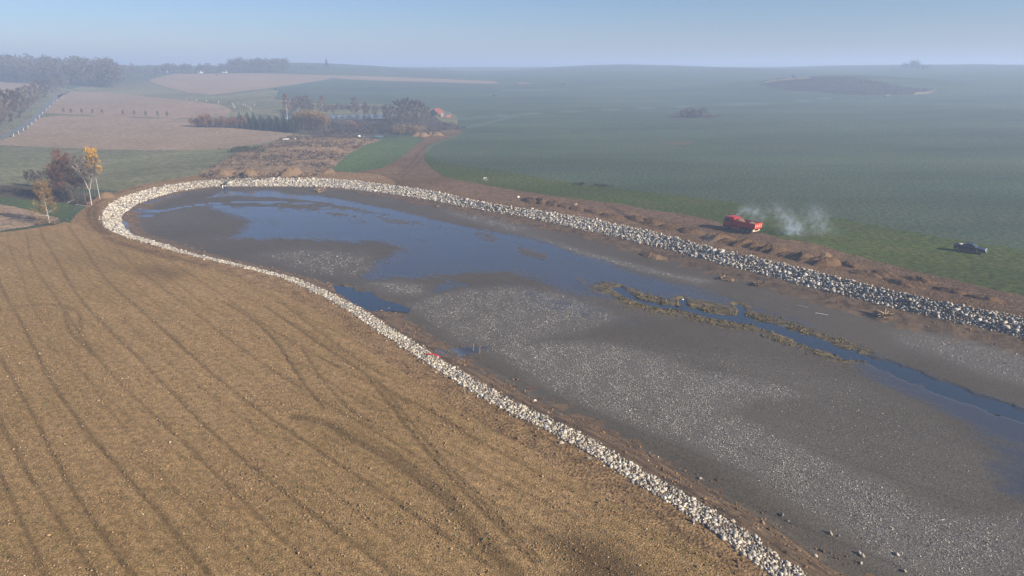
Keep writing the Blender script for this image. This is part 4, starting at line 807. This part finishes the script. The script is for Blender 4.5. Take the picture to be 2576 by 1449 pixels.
# ------------------------------------------------------------------ driftwood, poles and small things
M['wood'] = two('weathered_wood', (.20, .135, .075), (.34, .25, .15)); M['pale'] = plain('pale_bleached_wood', (.62, .58, .50), .7); M['concrete'] = plain('pale_concrete', (.55, .53, .48), .85); M['white'] = plain('white_plastic', (.78, .77, .73), .5); M['redpl'] = plain('red_plastic', (.48, .035, .03), .4); M['dark'] = plain('dark_plastic', (.03, .03, .035), .6); M['tarp'] = plain('blue_black_sheet', (.03, .045, .08), .5)
def roots(px, py, size, seed, label, log=0):
    p = at(px, py, True); r = random.Random(seed); e = props(empty('tree_root', p, r.uniform(0, 6)), label, 'tree root'); mb = MB()
    for i in range(22):
        a = r.uniform(0, 6.28); d = Vector((math.cos(a), math.sin(a), r.uniform(.1, .9))); L = size*r.uniform(.5, 1.0); q = [Vector((0, 0, .1*size))]
        for j in range(4): q.append(q[-1]+(d+rv(r)*.55+Vector((0, 0, -.12*j))).normalized()*L/4)
        mb.tube(q, [size*.07, size*.06, size*.045, size*.03, size*.012], 5)
    link('root', mb.mesh('root'), M['wood'], e); s = MB().tube([(0, 0, -.1), (.05, 0, size*.25), (.1*log*10, 0, size*.4 if not log else size*.2)], [size*.24, size*.2, size*.15], 8); link('stump', s.mesh('stump'), M['wood'], e)
roots(803, 483, 2.6, 1, 'tangled tree root lying on mud below the broad stone slope'); roots(1818, 702, 1.5, 2, 'light brown root tangle on the mud below the grey stones'); roots(1842, 707, 1.2, 5, 'smaller root tangle beside the light brown one'); roots(1905, 718, 1.6, 3, 'bushy root heap on the dark earth below the grey stones'); roots(2222, 797, 1.9, 4, 'big upturned stump with roots below the grey stones', .12); roots(1100, 520, .9, 8, 'little root scrap on the brown bank below the stones')
def pole(a, b, rad, mat, name, label, cat, lift=.06):
    p, q = at(*a, True), at(*b, True); o = link(name, MB().tube([Vector((0, 0, 0)), (q-p)*.5+Vector((0, 0, .02)), q-p], [rad, rad*.9, rad*.7], 6).mesh(name), mat); o.location = p+Vector((0, 0, lift)); props(o, label, cat)
pole((2005,769), (2033,775), .05, M['pale'], 'wooden_pole', 'darker half-sunk pole lying on the mud between stream and stones', 'pole'); pole((2051,788), (2083,793.5), .06, M['white'], 'white_pole', 'straight white pole lying on the mud between stream and stones', 'pole')
pole((2165,783), (2205,793), .14, M['wood'], 'log', 'dark log lying beside the big upturned stump', 'log', .1)
for i, (a, b) in enumerate([((192,515), (228,521)), ((170,511), (184,503)), ((172,506), (186,512))]): pole(a, b, .07, M['pale'], 'fallen_branch', ['long bleached trunk lying at the foot of the forked birch', 'bleached branch leaning in the brush pile under the clump', 'short bleached branch lying in the brush pile under the clump'][i], 'branch')
p = at(1090, 898, True); o = link('red_pipe', MB().tube([(-.9, .1, .35), (-.2, 0, .42), (.5, -.1, .28), (.95, -.25, .05)], [.09, .09, .09, .09], 8).mesh('red_pipe'), M['redpl']); o.location = p; props(o, 'short red plastic pipe lying across the narrow stone strip', 'pipe')
p = at(564, 468, True); e = props(empty('outlet_pipe', p+Vector((0, -.4, .2)), 0), 'dark outlet pipe sticking out of the broad stone slope with running water', 'pipe'); link('pipe', MB().tube([(0, 2.2, .5), (0, 0, .35), (0, -.5, .3)], [.38, .38, .38], 10).mesh('pipe'), M['dark'], e); link('water_jet', MB().tube([(0, -.5, .2), (0, -.9, -.1), (.05, -1.1, -.7)], [.16, .15, .2], 7).mesh('water_jet'), M['white'], e)
bs = hull_template(77, 14, 1.4, .5, .25); o = link('stone_slab', np_mesh('stone_slab', *bs), M['leaf_olive'] if 0 else M['concrete']); o.location = at(577, 464, True)+Vector((0, 0, .4)); o.rotation_euler = (.2, -.3, .2); props(o, 'tan stone slab leaning beside the outlet pipe', 'slab')
# curved concrete shell on the verge
bm = bmesh.new(); n = 14; ring = []
for i in range(n+1):
    a = -.5+3.6*i/n
    for rr, z in ((.95, 0), (.95, .8), (.80, .8), (.80, 0)): ring.append(bm.verts.new((math.cos(a)*rr, z-.4, math.sin(a)*rr+.55)))
for i in range(n):
    for j in range(4): bm.faces.new((ring[i*4+j], ring[i*4+(j+1) % 4], ring[i*4+4+(j+1) % 4], ring[i*4+4+j]))
bm.faces.new(ring[:4]); bm.faces.new(ring[-4:]); bmesh.ops.recalc_face_normals(bm, faces=bm.faces[:]); me = bpy.data.meshes.new('concrete_ring'); bm.to_mesh(me); bm.free(); o = link('concrete_ring', me, M['concrete']); o.location = at(1220, 455); o.rotation_euler = (0, 0, R(60)); o.scale = (.75, .75, .75); props(o, 'pale broken concrete ring standing on the grass verge', 'ring')
def block(name, px, py, s, label, cat, mat, pond=False, seed=0):
    o = link(name, np_mesh(name, *hull_template(700+seed, 16, *s)), mat); o.location = at(px, py, pond)+Vector((0, 0, s[2]*.7)); o.rotation_euler = (0, 0, .4); return props(o, label, cat)
block('concrete_block', 1304, 498, (.7, .5, .35), 'small pale concrete block at the start of the churned earth mounds', 'block', M['concrete']); block('stone_block', 1448, 517, (.7, .5, .4), 'single dark boulder beside the churned mounds', 'boulder', M['wood'], seed=1)
block('white_bag', 903.5, 343.5, (1.1, .8, .8), 'small white bag on the grass at the smaller wooded pond', 'bag', M['white'], seed=2); block('white_bag', 742.5, 351, (.8, .7, .6), 'round white bag at the corner of the rough ground', 'bag', M['white'], seed=3); block('log_pile', 718.6, 353, (2.2, .9, .6), 'long pale pile of wood at the corner of the rough ground', 'wood pile', M['pale'], seed=4)
block('tarp', 248, 497, (1.5, .9, .35), 'dark blue sheet at the foot of the yellow-crowned tree', 'sheet', M['tarp'], seed=5); block('white_block', 1717, 756, (.3, .25, .2), 'tiny white block at the head of a stream side channel', 'block', M['white'], True, 6)
for x, y, w in [(1464,464,1.6),(1496,467,.8),(1524,469,1.8)]: plant('bush', 'weed_patch', x, y, .9, 'low dark green weed patch on the border of verge and crop', 'weeds', 'dark weed patches on the crop border', w=2.2*w)
for x, y in [(604,672),(1190,884),(1206,891)]: p = at(x, y-2, True); o = link('wooden_stake', MB().tube([(0, 0, -.3), (.05, 0, .6), (.08, 0, 1.1)], [.06, .05, .04], 6).mesh('wooden_stake'), M['wood']); o.location = p; props(o, 'short dark wooden stake in the mud beside the narrow stone strip', 'stake', 'stakes by the stone strip')

# ------------------------------------------------------------------ vehicles
def bx(bm, x0, x1, y0, y1, z0, z1, bev=0):
    vs_ = [bm.verts.new((x, y, z)) for z in (z0, z1) for x, y in ((x0, y0), (x1, y0), (x1, y1), (x0, y1))]
    fs = [bm.faces.new([vs_[i] for i in q]) for q in ((3, 2, 1, 0), (4, 5, 6, 7), (0, 1, 5, 4), (1, 2, 6, 5), (2, 3, 7, 6), (3, 0, 4, 7))]
    if bev: bmesh.ops.bevel(bm, geom=list({e for f in fs for e in f.edges}), offset=bev, segments=2, affect='EDGES', profile=.6)
def prism(bm, prof, y0, y1, bev=0, taper=None):
    A = [bm.verts.new((x, y0 if taper is None else y0*taper(z), z)) for x, z in prof]; B = [bm.verts.new((x, y1 if taper is None else y1*taper(z), z)) for x, z in prof]; n = len(prof)
    fs = [bm.faces.new(A), bm.faces.new(B[::-1])]+[bm.faces.new((A[i], B[i], B[(i+1) % n], A[(i+1) % n])) for i in range(n)]
    bmesh.ops.recalc_face_normals(bm, faces=fs)
    if bev: bmesh.ops.bevel(bm, geom=list({e for f in fs for e in f.edges}), offset=bev, segments=2, affect='EDGES', profile=.6)
def cyl(bm, x, y, z, r, w, n=20, inner=0):
    A = [bm.verts.new((x+r*math.cos(6.2832*i/n), y-w/2, z+r*math.sin(6.2832*i/n))) for i in range(n)]; B = [bm.verts.new((v.co.x, y+w/2, v.co.z)) for v in A]
    fs = [bm.faces.new((A[i], A[(i+1) % n], B[(i+1) % n], B[i])) for i in range(n)]+[bm.faces.new(A[::-1]), bm.faces.new(B)]; bmesh.ops.recalc_face_normals(bm, faces=fs); bmesh.ops.bevel(bm, geom=list({e for f in fs[-2:] for e in f.edges}), offset=w*.14, segments=2, affect='EDGES')
def part(name, mat, parent, fn, label=None):
    bm = bmesh.new(); fn(bm); me = bpy.data.meshes.new(name); bm.to_mesh(me); bm.free(); o = link(name, me, mat, parent)
    if label: o['label'] = label
    return o
def bxs(*b, bev=0): return lambda bm: [bx(bm, *q, bev=bev) for q in b]
M['red'] = plain('red_truck_paint', (.42, .022, .02), .42, .5, var=.25, scale=.9); M['red_sunlit'] = plain('sunlit_tailgate_red', (.58, .05, .025), .5, .4, var=.2); M['glass'] = plain('dark_glass', (.015, .02, .025), .06, .6); M['tyre'] = plain('dusty_tyre_rubber', (.045, .04, .035), .9); M['rim'] = plain('dusty_rim', (.16, .13, .10), .7); M['steel'] = plain('dark_chassis_steel', (.035, .035, .04), .7); M['chrome'] = plain('silver_metal', (.6, .6, .6), .25, .5, .8); M['lampw'] = plain('clear_lamp_glass', (.85, .85, .8), .1, .8); M['lampr'] = plain('red_lamp_glass', (.35, .02, .02), .2); M['navy'] = plain('dark_navy_car_paint', (.004, .007, .02), .3, .3, var=.1); M['cream'] = plain('pale_dusty_panel', (.55, .45, .33), .8); M['blue'] = plain('blue_grey_car_paint', (.10, .15, .23), .25, .6); M['orange'] = plain('orange_trailer_paint', (.62, .12, .03), .5); M['navyplate'] = plain('white_plate', (.8, .8, .78), .5)
def wheel(parent, x, y, z, r, w):
    o = part('wheel', M['rim'], parent, lambda bm: (cyl(bm, 0, 0, 0, r*.56, w*1.02, 16), cyl(bm, 0, 0, 0, r*.2, w*1.12, 10))); o.location = (x, y, z); t = part('tyre', M['tyre'], o, lambda bm: cyl(bm, 0, 0, 0, r, w*.96, 24)); return o
# red three-axle tipper
w1 = plane_hit(1838.5, 579.0); w2 = plane_hit(1885, 589.2); hd = (w1-w2)/np.hypot(*(w1-w2)); rz = math.atan2(hd[1], hd[0]); left = np.array([-hd[1], hd[0]])
tc = w2+hd*1.0+np.array([hd[1], -hd[0]])*1.0                       # local origin: ground under the rear bogie centre, wheels on the near side are on the left
truck = props(empty('dump_truck', (tc[0], tc[1], float(zfun(tc[0], tc[1]))), rz), 'red three-axle dump truck loaded with soil, driving on the dirt lane', 'truck')
truck.rotation_euler = (0, 0, rz)
WX = (4.55, .68, -.68)
for x in WX:
    for y in (-1.02, 1.02): wheel(truck, x, y, .58, .58, .42)
part('chassis', M['steel'], truck, bxs((-1.7, 5.3, -.45, -.3, .7, .98), (-1.7, 5.3, .3, .45, .7, .98), (-.9, .9, -.9, .9, .45, .72), (4.3, 4.8, -.9, .9, .45, .7), (3.0, 5.0, -.5, .5, .6, .9)))
cabp = [(3.55, 1.0), (3.55, 2.95), (3.75, 3.05), (5.15, 3.02), (5.32, 2.82), (5.62, 1.95), (5.66, 1.0)]
cabp = [(x, z-.12) for x, z in cabp]; cab = part('cab', M['red'], truck, lambda bm: prism(bm, cabp, -1.22, 1.22, .05))
part('windscreen', M['glass'], cab, lambda bm: prism(bm, [(5.36, 2.62), (5.39, 2.62), (5.645, 1.86), (5.615, 1.86)], -1.05, 1.05)); part('roof_hatch', M['red'], cab, bxs((4.1, 4.7, -.35, .35, 2.9, 2.98), bev=.02))
for s in (-1, 1):
    d = part('door', M['red'], cab, lambda bm: bx(bm, 4.0, 5.1, s*1.235-.015, s*1.235+.015, .92, 2.78)); part('side_window', M['glass'], cab, lambda bm: prism(bm, [(4.1, 1.85), (4.1, 2.66), (4.95, 2.66), (5.05, 2.5), (5.05, 1.85)], s*1.262-.008, s*1.262+.008)); part('headlight', M['lampw'], cab, lambda bm: bx(bm, 5.53, 5.58, s*.85-.16, s*.85+.16, 1.05, 1.25)); part('mirror', M['dark'], cab, lambda bm: (bx(bm, 5.25, 5.35, s*1.45-.1, s*1.45+.1, 1.9, 2.35), bx(bm, 5.2, 5.26, min(s*1.2, s*1.4), max(s*1.2, s*1.4), 2.28, 2.32)))
    part('fender', M['steel'], truck, lambda bm: prism(bm, [(3.75, 1.25), (5.35, 1.25), (5.25, 1.0), (5.0, 1.2), (4.1, 1.2), (3.85, .95)], s*1.22-.16, s*1.22+.02)); part('rear_mudguard', M['steel'], truck, lambda bm: bx(bm, -1.4, 1.4, s*1.02-.26, s*1.02+.26, 1.22, 1.27)); part('tail_light', M['lampr'], truck, lambda bm: bx(bm, -1.86, -1.8, s*.95-.16, s*.95+.16, .85, 1.0))
part('bumper', M['steel'], truck, bxs((5.45, 5.75, -1.2, 1.2, .55, .9), bev=.04)); part('number_plate', M['navyplate'], truck, bxs((5.555, 5.60, -.4, .4, 1.10, 1.26)))
part('side_tank', M['red'], truck, bxs((1.55, 3.3, .70, 1.22, .55, 1.12), bev=.04)); part('fuel_tank', M['steel'], truck, bxs((1.9, 3.3, -1.2, -.7, .55, 1.1), bev=.08)); part('exhaust_stack', M['steel'], truck, bxs((3.28, 3.42, -.75, -.58, 1.0, 3.15)))
body = part('dump_body', M['red'], truck, bxs((-2.2, 3.2, -1.24, 1.24, 1.32, 1.42), (-2.2, 3.2, 1.18, 1.26, 1.42, 2.35), (-2.2, 3.2, -1.26, -1.18, 1.42, 2.35), (3.12, 3.22, -1.18, 1.18, 1.42, 2.85)))
part('subframe', M['steel'], truck, bxs((-2.0, 3.0, -.5, -.3, .985, 1.315), (-2.0, 3.0, .3, .5, .985, 1.315)))
for i in range(9):
    for s in (-1, 1): part('side_rib', M['red'], body, lambda bm: bx(bm, -2.1+.65*i, -2.0+.65*i, s*1.285-.022, s*1.285+.022, 1.36, 2.30))
for s in (-1, 1): part('top_rail', M['red'], body, lambda bm: bx(bm, -2.25, 3.25, s*1.22-.075, s*1.22+.075, 2.352, 2.43))
tg = part('tailgate', M['red_sunlit'], truck, bxs((-2.30, -2.205, -1.27, 1.27, 1.36, 1.46), (-2.30, -2.205, -1.27, 1.27, 2.34, 2.46), (-2.25, -2.205, -1.27, 1.27, 1.46, 2.34)))  # brighter orange red: sunlight on the tailgate is put into its colour
for i in range(5): part('gate_rib', M['red_sunlit'], tg, lambda bm: bx(bm, -2.33, -2.252, -1.26+.61*i, -1.18+.61*i, 1.462, 2.338))
for i in range(4): part('gate_panel', M['cream'], tg, lambda bm: bx(bm, -2.262, -2.252, -1.10+.61*i, -.88+.61*i, 1.65, 2.15), 'dusty pale recess of the tailgate')
rb = part('rear_bumper', M['cream'], truck, bxs((-1.85, -1.75, -1.2, 1.2, .62, .78), (-1.9, -1.7, .55, 1.2, .72, 1.1), (-1.9, -1.7, -1.2, -.7, .72, 1.0)), 'pale dusty bar with lamp plates at the rear'); part('canopy_lip', M['red'], body, bxs((3.0, 3.6, -1.2, 1.2, 2.852, 2.92)))
def load():
    nx, ny = 30, 16; V = []
    for i in range(nx+1):
        for j in range(ny+1):
            x = -2.1+5.15*i/nx; y = -1.15+2.3*j/ny; e = min(1, (1.15-abs(y))*3+.25); z = 1.75+e*(1.05*math.exp(-((x-2.35)/.75)**2)*(1-.25*(y/1.15)**2)+.75*math.exp(-((x+.55)/.85)**2)*(1-.5*(y/1.15)**2))+.06*math.sin(x*9+y*5)*math.sin(y*8); V.append((x, y, z))
    F = [(i*(ny+1)+j, (i+1)*(ny+1)+j, (i+1)*(ny+1)+j+1, i*(ny+1)+j+1) for i in range(nx) for j in range(ny)]; return np_mesh('soil_load', V, F, True)
o = link('soil_load', load(), M['heap']); o.location = truck.location; o.rotation_euler = truck.rotation_euler; props(o, 'two humps of brown soil heaped in the red truck body', 'soil')
# navy pickup
p1 = plane_hit(2412.5, 633.0); p2 = plane_hit(2461.7, 640.0); hd2 = (p2-p1)/np.hypot(*(p2-p1)); rz2 = math.atan2(hd2[1], hd2[0]); pc = (p1+p2)/2+np.array([-hd2[1], hd2[0]])*.78
pick = props(empty('pickup_truck', (pc[0], pc[1], 0), rz2), 'dark navy double-cab pickup parked on the grass verge', 'pickup')
for x in (-1.58, 1.58):
    for y in (-.78, .78): wheel(pick, x, y, .38, .38, .26)
lo = [(-2.6, .52), (-2.6, 1.12), (.95, 1.14), (1.15, 1.16), (2.35, 1.02), (2.58, .88), (2.6, .42), (2.1, .38), (2.05, .75), (1.75, .88), (1.4, .88), (1.12, .75), (1.05, .36), (-1.05, .36), (-1.12, .75), (-1.42, .88), (-1.75, .88), (-2.05, .75), (-2.1, .45)]
def body_fn(bm):
    prism(bm, lo[:6]+[(2.6, .42), (2.1, .38), (2.05, .75), (1.75, .88), (1.4, .88), (1.12, .75), (1.05, .36), (-1.05, .36), (-1.12, .75), (-1.42, .88), (-1.75, .88), (-2.05, .75), (-2.1, .45)], -.90, .90)
body2 = part('body', M['navy'], pick, body_fn)
cabt = lambda z: 1-.16*max(0, (z-1.15)/.62)
cabin = part('cabin', M['navy'], pick, lambda bm: prism(bm, [(-1.05, 1.135), (-.85, 1.66), (-.7, 1.74), (.1, 1.76), (.28, 1.70), (1.12, 1.15)], -.86, .86, 0, cabt))
part('bed_side', M['navy'], pick, bxs((-2.58, -1.06, .80, .89, 1.125, 1.27), (-2.58, -1.06, -.89, -.80, 1.125, 1.27))); part('tailgate', M['navy'], pick, bxs((-2.62, -2.55, -.79, .79, .7, 1.27))); part('bed_floor', M['dark'], pick, bxs((-2.54, -1.08, -.79, .79, 1.122, 1.14)))
part('windscreen', M['glass'], cabin, lambda bm: prism(bm, [(.33, 1.66), (.35, 1.685), (1.09, 1.20), (1.07, 1.18)], -.70, .70)); part('rear_window', M['glass'], cabin, lambda bm: prism(bm, [(-1.035, 1.22), (-1.015, 1.22), (-.875, 1.62), (-.895, 1.62)], -.62, .62))
for s in (-1, 1):
    part('side_window', M['glass'], cabin, lambda bm: prism(bm, [(-.85, 1.2), (-.78, 1.60), (-.08, 1.65), (-.08, 1.2)], s*.80-.03, s*.80+.03, 0, lambda z: 1.06-.16*max(0, (z-1.15)/.62))); part('side_window', M['glass'], cabin, lambda bm: prism(bm, [(.0, 1.2), (.0, 1.65), (.25, 1.62), (.9, 1.2)], s*.80-.03, s*.80+.03, 0, lambda z: 1.06-.16*max(0, (z-1.15)/.62)))
    part('mirror', M['chrome'], pick, lambda bm: bx(bm, .80, .95, s*1.03-.11, s*1.03+.11, 1.16, 1.32, .03)); part('headlight', M['lampw'], pick, lambda bm: prism(bm, [(2.33, .90), (2.42, .985), (2.60, .885), (2.62, .74), (2.45, .74)], s*.70-.19, s*.70+.215)); part('tail_light', M['lampr'], pick, lambda bm: bx(bm, -2.64, -2.56, s*.86-.07, s*.86+.05, .8, 1.2)); part('roof_rail', M['dark'], cabin, lambda bm: (bx(bm, -.7, .1, s*.62-.02, s*.62+.02, 1.80, 1.84), bx(bm, -.68, -.62, s*.62-.02, s*.62+.02, 1.74, 1.80), bx(bm, .02, .08, s*.62-.02, s*.62+.02, 1.74, 1.80))); part('door_handle', M['chrome'], body2, lambda bm: bx(bm, -.2, -.02, s*.905-.012, s*.905+.012, .98, 1.02)); part('side_step', M['chrome'], pick, lambda bm: bx(bm, -1.0, 1.0, s*.93-.05, s*.93+.05, .34, .38)); part('fender_flare', M['navy'], pick, lambda bm: (bx(bm, 1.15, 2.02, s*.905-.02, s*.905+.02, .86, .93), bx(bm, -2.02, -1.15, s*.905-.02, s*.905+.02, .86, .93)))
part('front_bumper', M['chrome'], pick, bxs((2.55, 2.68, -.86, .86, .40, .58), bev=.03)); part('grille', M['chrome'], pick, bxs((2.585, 2.63, -.42, .42, .64, .86))); part('rear_bumper', M['chrome'], pick, bxs((-2.74, -2.62, -.8, .8, .5, .64), bev=.02)); part('number_plate', M['navyplate'], pick, bxs((2.682, 2.695, -.26, .26, .44, .55)))
o = link('tarp_bundle', np_mesh('tarp_bundle', *hull_template(55, 18, .58, .62, .22)), plain('grey_white_sheet', (.42, .43, .44), .7)); o.location = (pc[0]-hd2[0]*1.70, pc[1]-hd2[1]*1.70, 1.32); o.rotation_euler = (0, 0, rz2); props(o, 'crumpled grey-white sheet lying in the bed of the navy pickup', 'sheet')
# cottage by the wooded pond
M['brick'] = plain('weathered_brown_brick', (.24, .16, .115), .9); M['roof'] = plain('red_roof_tiles', (.22, .06, .045), .8); M['plaster'] = plain('white_plaster', (.66, .66, .63), .9)
cp_ = at(1092, 294); cot = props(empty('cottage', cp_, R(-28)), 'small brick cottage with a red gable roof beside the bare grove', 'cottage'); hw, ln, eh, rh = 3.2, 7.0, 2.9, 5.3
part('wall', M['brick'], cot, lambda bm: prism(bm, [(-hw, 0), (-hw, eh), (0, rh), (hw, eh), (hw, 0)], 0, ln))
rf = part('roof', M['roof'], cot, lambda bm: (prism(bm, [(-hw-.35, eh-.22), (0, rh+.06), (0, rh+.24), (-hw-.35, eh-.04)], -.35, ln+.35), prism(bm, [(hw+.35, eh-.22), (0, rh+.063), (0, rh+.243), (hw+.35, eh-.04)], -.352, ln+.352))); part('verge_board', M['plaster'], rf, lambda bm: prism(bm, [(hw+.36, eh-.26), (0, rh+.0), (0, rh+.22), (hw+.36, eh-.04)], -.42, -.36))
part('window', M['glass'], cot, bxs((-1.6, -.8, -.05, .02, 1.1, 2.0))); part('door', M['wood'], cot, bxs((.4, 1.3, -.05, .02, 0, 2.0))); part('lean_to', M['brick'], cot, lambda bm: prism(bm, [(hw+.01, 0), (hw+.01, 2.3), (hw+2.0, 1.9), (hw+2.0, 0)], .5, 3.0)); o = block('white_box', 1097, 294.5, (.9, .4, .3), 'low white box in front of the cottage', 'box', M['white'], seed=9)
def car(px, py, rz, label):
    p = at(px, py); e = props(empty('car', p, rz), label, 'car'); part('body', M['blue'], e, lambda bm: prism(bm, [(-2.2, .3), (-2.25, .85), (-1.9, .95), (1.1, .95), (2.1, .8), (2.2, .3)], -.86, .86, .05)); c = part('cabin', M['glass'], e, lambda bm: prism(bm, [(-1.75, .94), (-1.3, 1.44), (.1, 1.48), (1.0, .94)], -.74, .74, .04)); part('roof', M['blue'], c, bxs((-1.2, .1, -.68, .68, 1.475, 1.51)))
    for x in (-1.35, 1.35):
        for y in (-.76, .76): wheel(e, x, y, .31, .31, .2)
    for s in (-1, 1): part('headlight', M['lampw'], e, lambda bm: bx(bm, 2.14, 2.2, s*.6-.15, s*.6+.15, .6, .75))
car(1125, 291, R(205), 'blue-grey car parked on the grass beside the cottage')
p = at(1128, 297); tr = props(empty('trailer', p, R(8)), 'bright orange box trailer standing in front of the blue-grey car', 'trailer'); part('box', M['orange'], tr, bxs((-1.45, 1.45, -.8, .8, .62, 1.6), bev=.03)); part('drawbar', M['steel'], tr, bxs((1.45, 2.6, -.05, .05, .55, .65)))
for y in (-.85, .85): wheel(tr, 0, y, .33, .33, .2)
def house(px, py, w, rz, label):
    p = at(px, py); e = props(empty('house', p, rz), label, 'house'); part('wall', M['plaster'], e, lambda bm: prism(bm, [(-w/2, -1), (-w/2, 4), (0, 7.2), (w/2, 4), (w/2, -1)], -5, 5)); part('roof', M['roof'], e, lambda bm: (prism(bm, [(-w/2-.4, 3.7), (0, 7.25), (0, 7.5), (-w/2-.4, 3.95)], -5.3, 5.3), prism(bm, [(w/2+.4, 3.7), (0, 7.253), (0, 7.503), (w/2+.4, 3.95)], -5.302, 5.302)))
    for x in (-2, 2): part('window', M['glass'], e, bxs((x-.6, x+.6, -5.06, -4.98, 1.2, 2.6)))
house(414, 183, 9, .3, 'pale village house in the haze among the thickest village trees'); house(501, 184, 8, .9, 'tiny white house in the haze between the village trees'); house(563, 183, 9, .5, 'white gabled house beside the edge of the hazy wood')

# ------------------------------------------------------------------ exhaust smoke
puffs = [(1853,541,.25,2.6),(1860,534,.55,1.5),(1869,531,.75,1.1),(1880,530,.95,.85),(1895,532,1.1,.75),(1909,540,1.1,.55),(1919,546,1.0,.3),(1947,527,1.3,.28),(1960,536,1.3,.3),(1973,547,1.45,.5),(1988,561,1.5,.75),(1996,575,1.5,.85),(1999,588,1.4,.8),(1992,600,1.3,.4),(2045,537,1.5,.30),(2056,549,1.6,.38),(2060,563,1.6,.38),(2052,580,1.5,.25),(2085,598,1.6,.22),(1790,604,1.0,.22),(1780,612,1.0,.2)]
tdep = float(w2[1]*math.cos(PITCH)+CAM_H*math.sin(PITCH))-1.0
SP = []
for px, py, r_, k in puffs:
    x, f, u = ray(px, py); t = tdep*(1 if px > 1840 else .955); pz = CAM_H+float(u)*t; SP.append((float(x)*t, float(f)*t, max(pz, .5), r_, k))
SP = np.array(SP); lo_ = (SP[:, :3]-2.6*SP[:, 3:4]).min(0); hi_ = (SP[:, :3]+2.6*SP[:, 3:4]).max(0); lo_[2] = max(lo_[2], .06)
sm = np_mesh('exhaust_smoke', [(x, y, z) for z in (lo_[2], hi_[2]) for x, y in ((lo_[0], lo_[1]), (hi_[0], lo_[1]), (hi_[0], hi_[1]), (lo_[0], hi_[1]))], [(0, 3, 2, 1), (4, 5, 6, 7), (0, 1, 5, 4), (1, 2, 6, 5), (2, 3, 7, 6), (3, 0, 4, 7)])
g = G('bluish_exhaust_smoke'); tot = None; nz = g.new('ShaderNodeTexNoise'); g.put(nz.inputs['Vector'], g.coord()); nz.inputs['Scale'].default_value = .55; nz.inputs['Detail'].default_value = 3
wv = g.new('ShaderNodeVectorMath', operation='MULTIPLY_ADD'); g.put(wv.inputs[0], nz.outputs['Color']); wv.inputs[1].default_value = (1.9, 1.9, 1.9); wv.inputs[2].default_value = (-.95, -.95, -.95); wa = g.new('ShaderNodeVectorMath', operation='ADD'); g.put(wa.inputs[0], g.coord()); g.put(wa.inputs[1], wv.outputs[0])
for x, y, z, r_, k in SP:
    ds = g.new('ShaderNodeVectorMath', operation='DISTANCE'); g.put(ds.inputs[0], wa.outputs[0]); ds.inputs[1].default_value = (x, y, z)
    q = g.math('MULTIPLY', ds.outputs['Value'], 1/(r_*1.15)); e_ = g.math('MULTIPLY', g.math('EXPONENT', g.math('MULTIPLY', g.math('MULTIPLY', q, q), -1.0)), float(k)); tot = e_ if tot is None else g.math('ADD', tot, e_)
dens = g.math('MULTIPLY', g.math('MULTIPLY', tot, g.ramp(g.noise(.9, 4, .65), [(.42, .02), (.66, 1.3)])), .27)
pv = g.new('ShaderNodeVolumePrincipled'); pv.inputs['Color'].default_value = (.72, .85, 1, 1); g.put(pv.inputs['Density'], dens); pv.inputs['Anisotropy'].default_value = .2
g.t.links.new(pv.outputs[0], g.out.inputs['Volume']); props(link('exhaust_smoke', sm, g.m), 'bluish white exhaust smoke drifting behind the red truck', 'smoke', kind='stuff')

# ------------------------------------------------------------------ haze
hz = np_mesh('haze', [(x, y, z) for z in (-9, 66) for x, y in ((-6500, -200), (6500, -200), (6500, 6300), (-6500, 6300))], [(0, 3, 2, 1), (4, 5, 6, 7), (0, 1, 5, 4), (1, 2, 6, 5), (2, 3, 7, 6), (3, 0, 4, 7)])
g = G('haze_air'); pv = g.new('ShaderNodeVolumePrincipled'); pv.inputs['Color'].default_value = (.56, .72, 1.0, 1); pv.inputs['Density'].default_value = HAZE_DENSITY; pv.inputs['Anisotropy'].default_value = .1
g.t.links.new(pv.outputs[0], g.out.inputs['Volume']); props(link('haze', hz, g.m), 'pale blue morning haze over the fields', 'haze', kind='stuff')
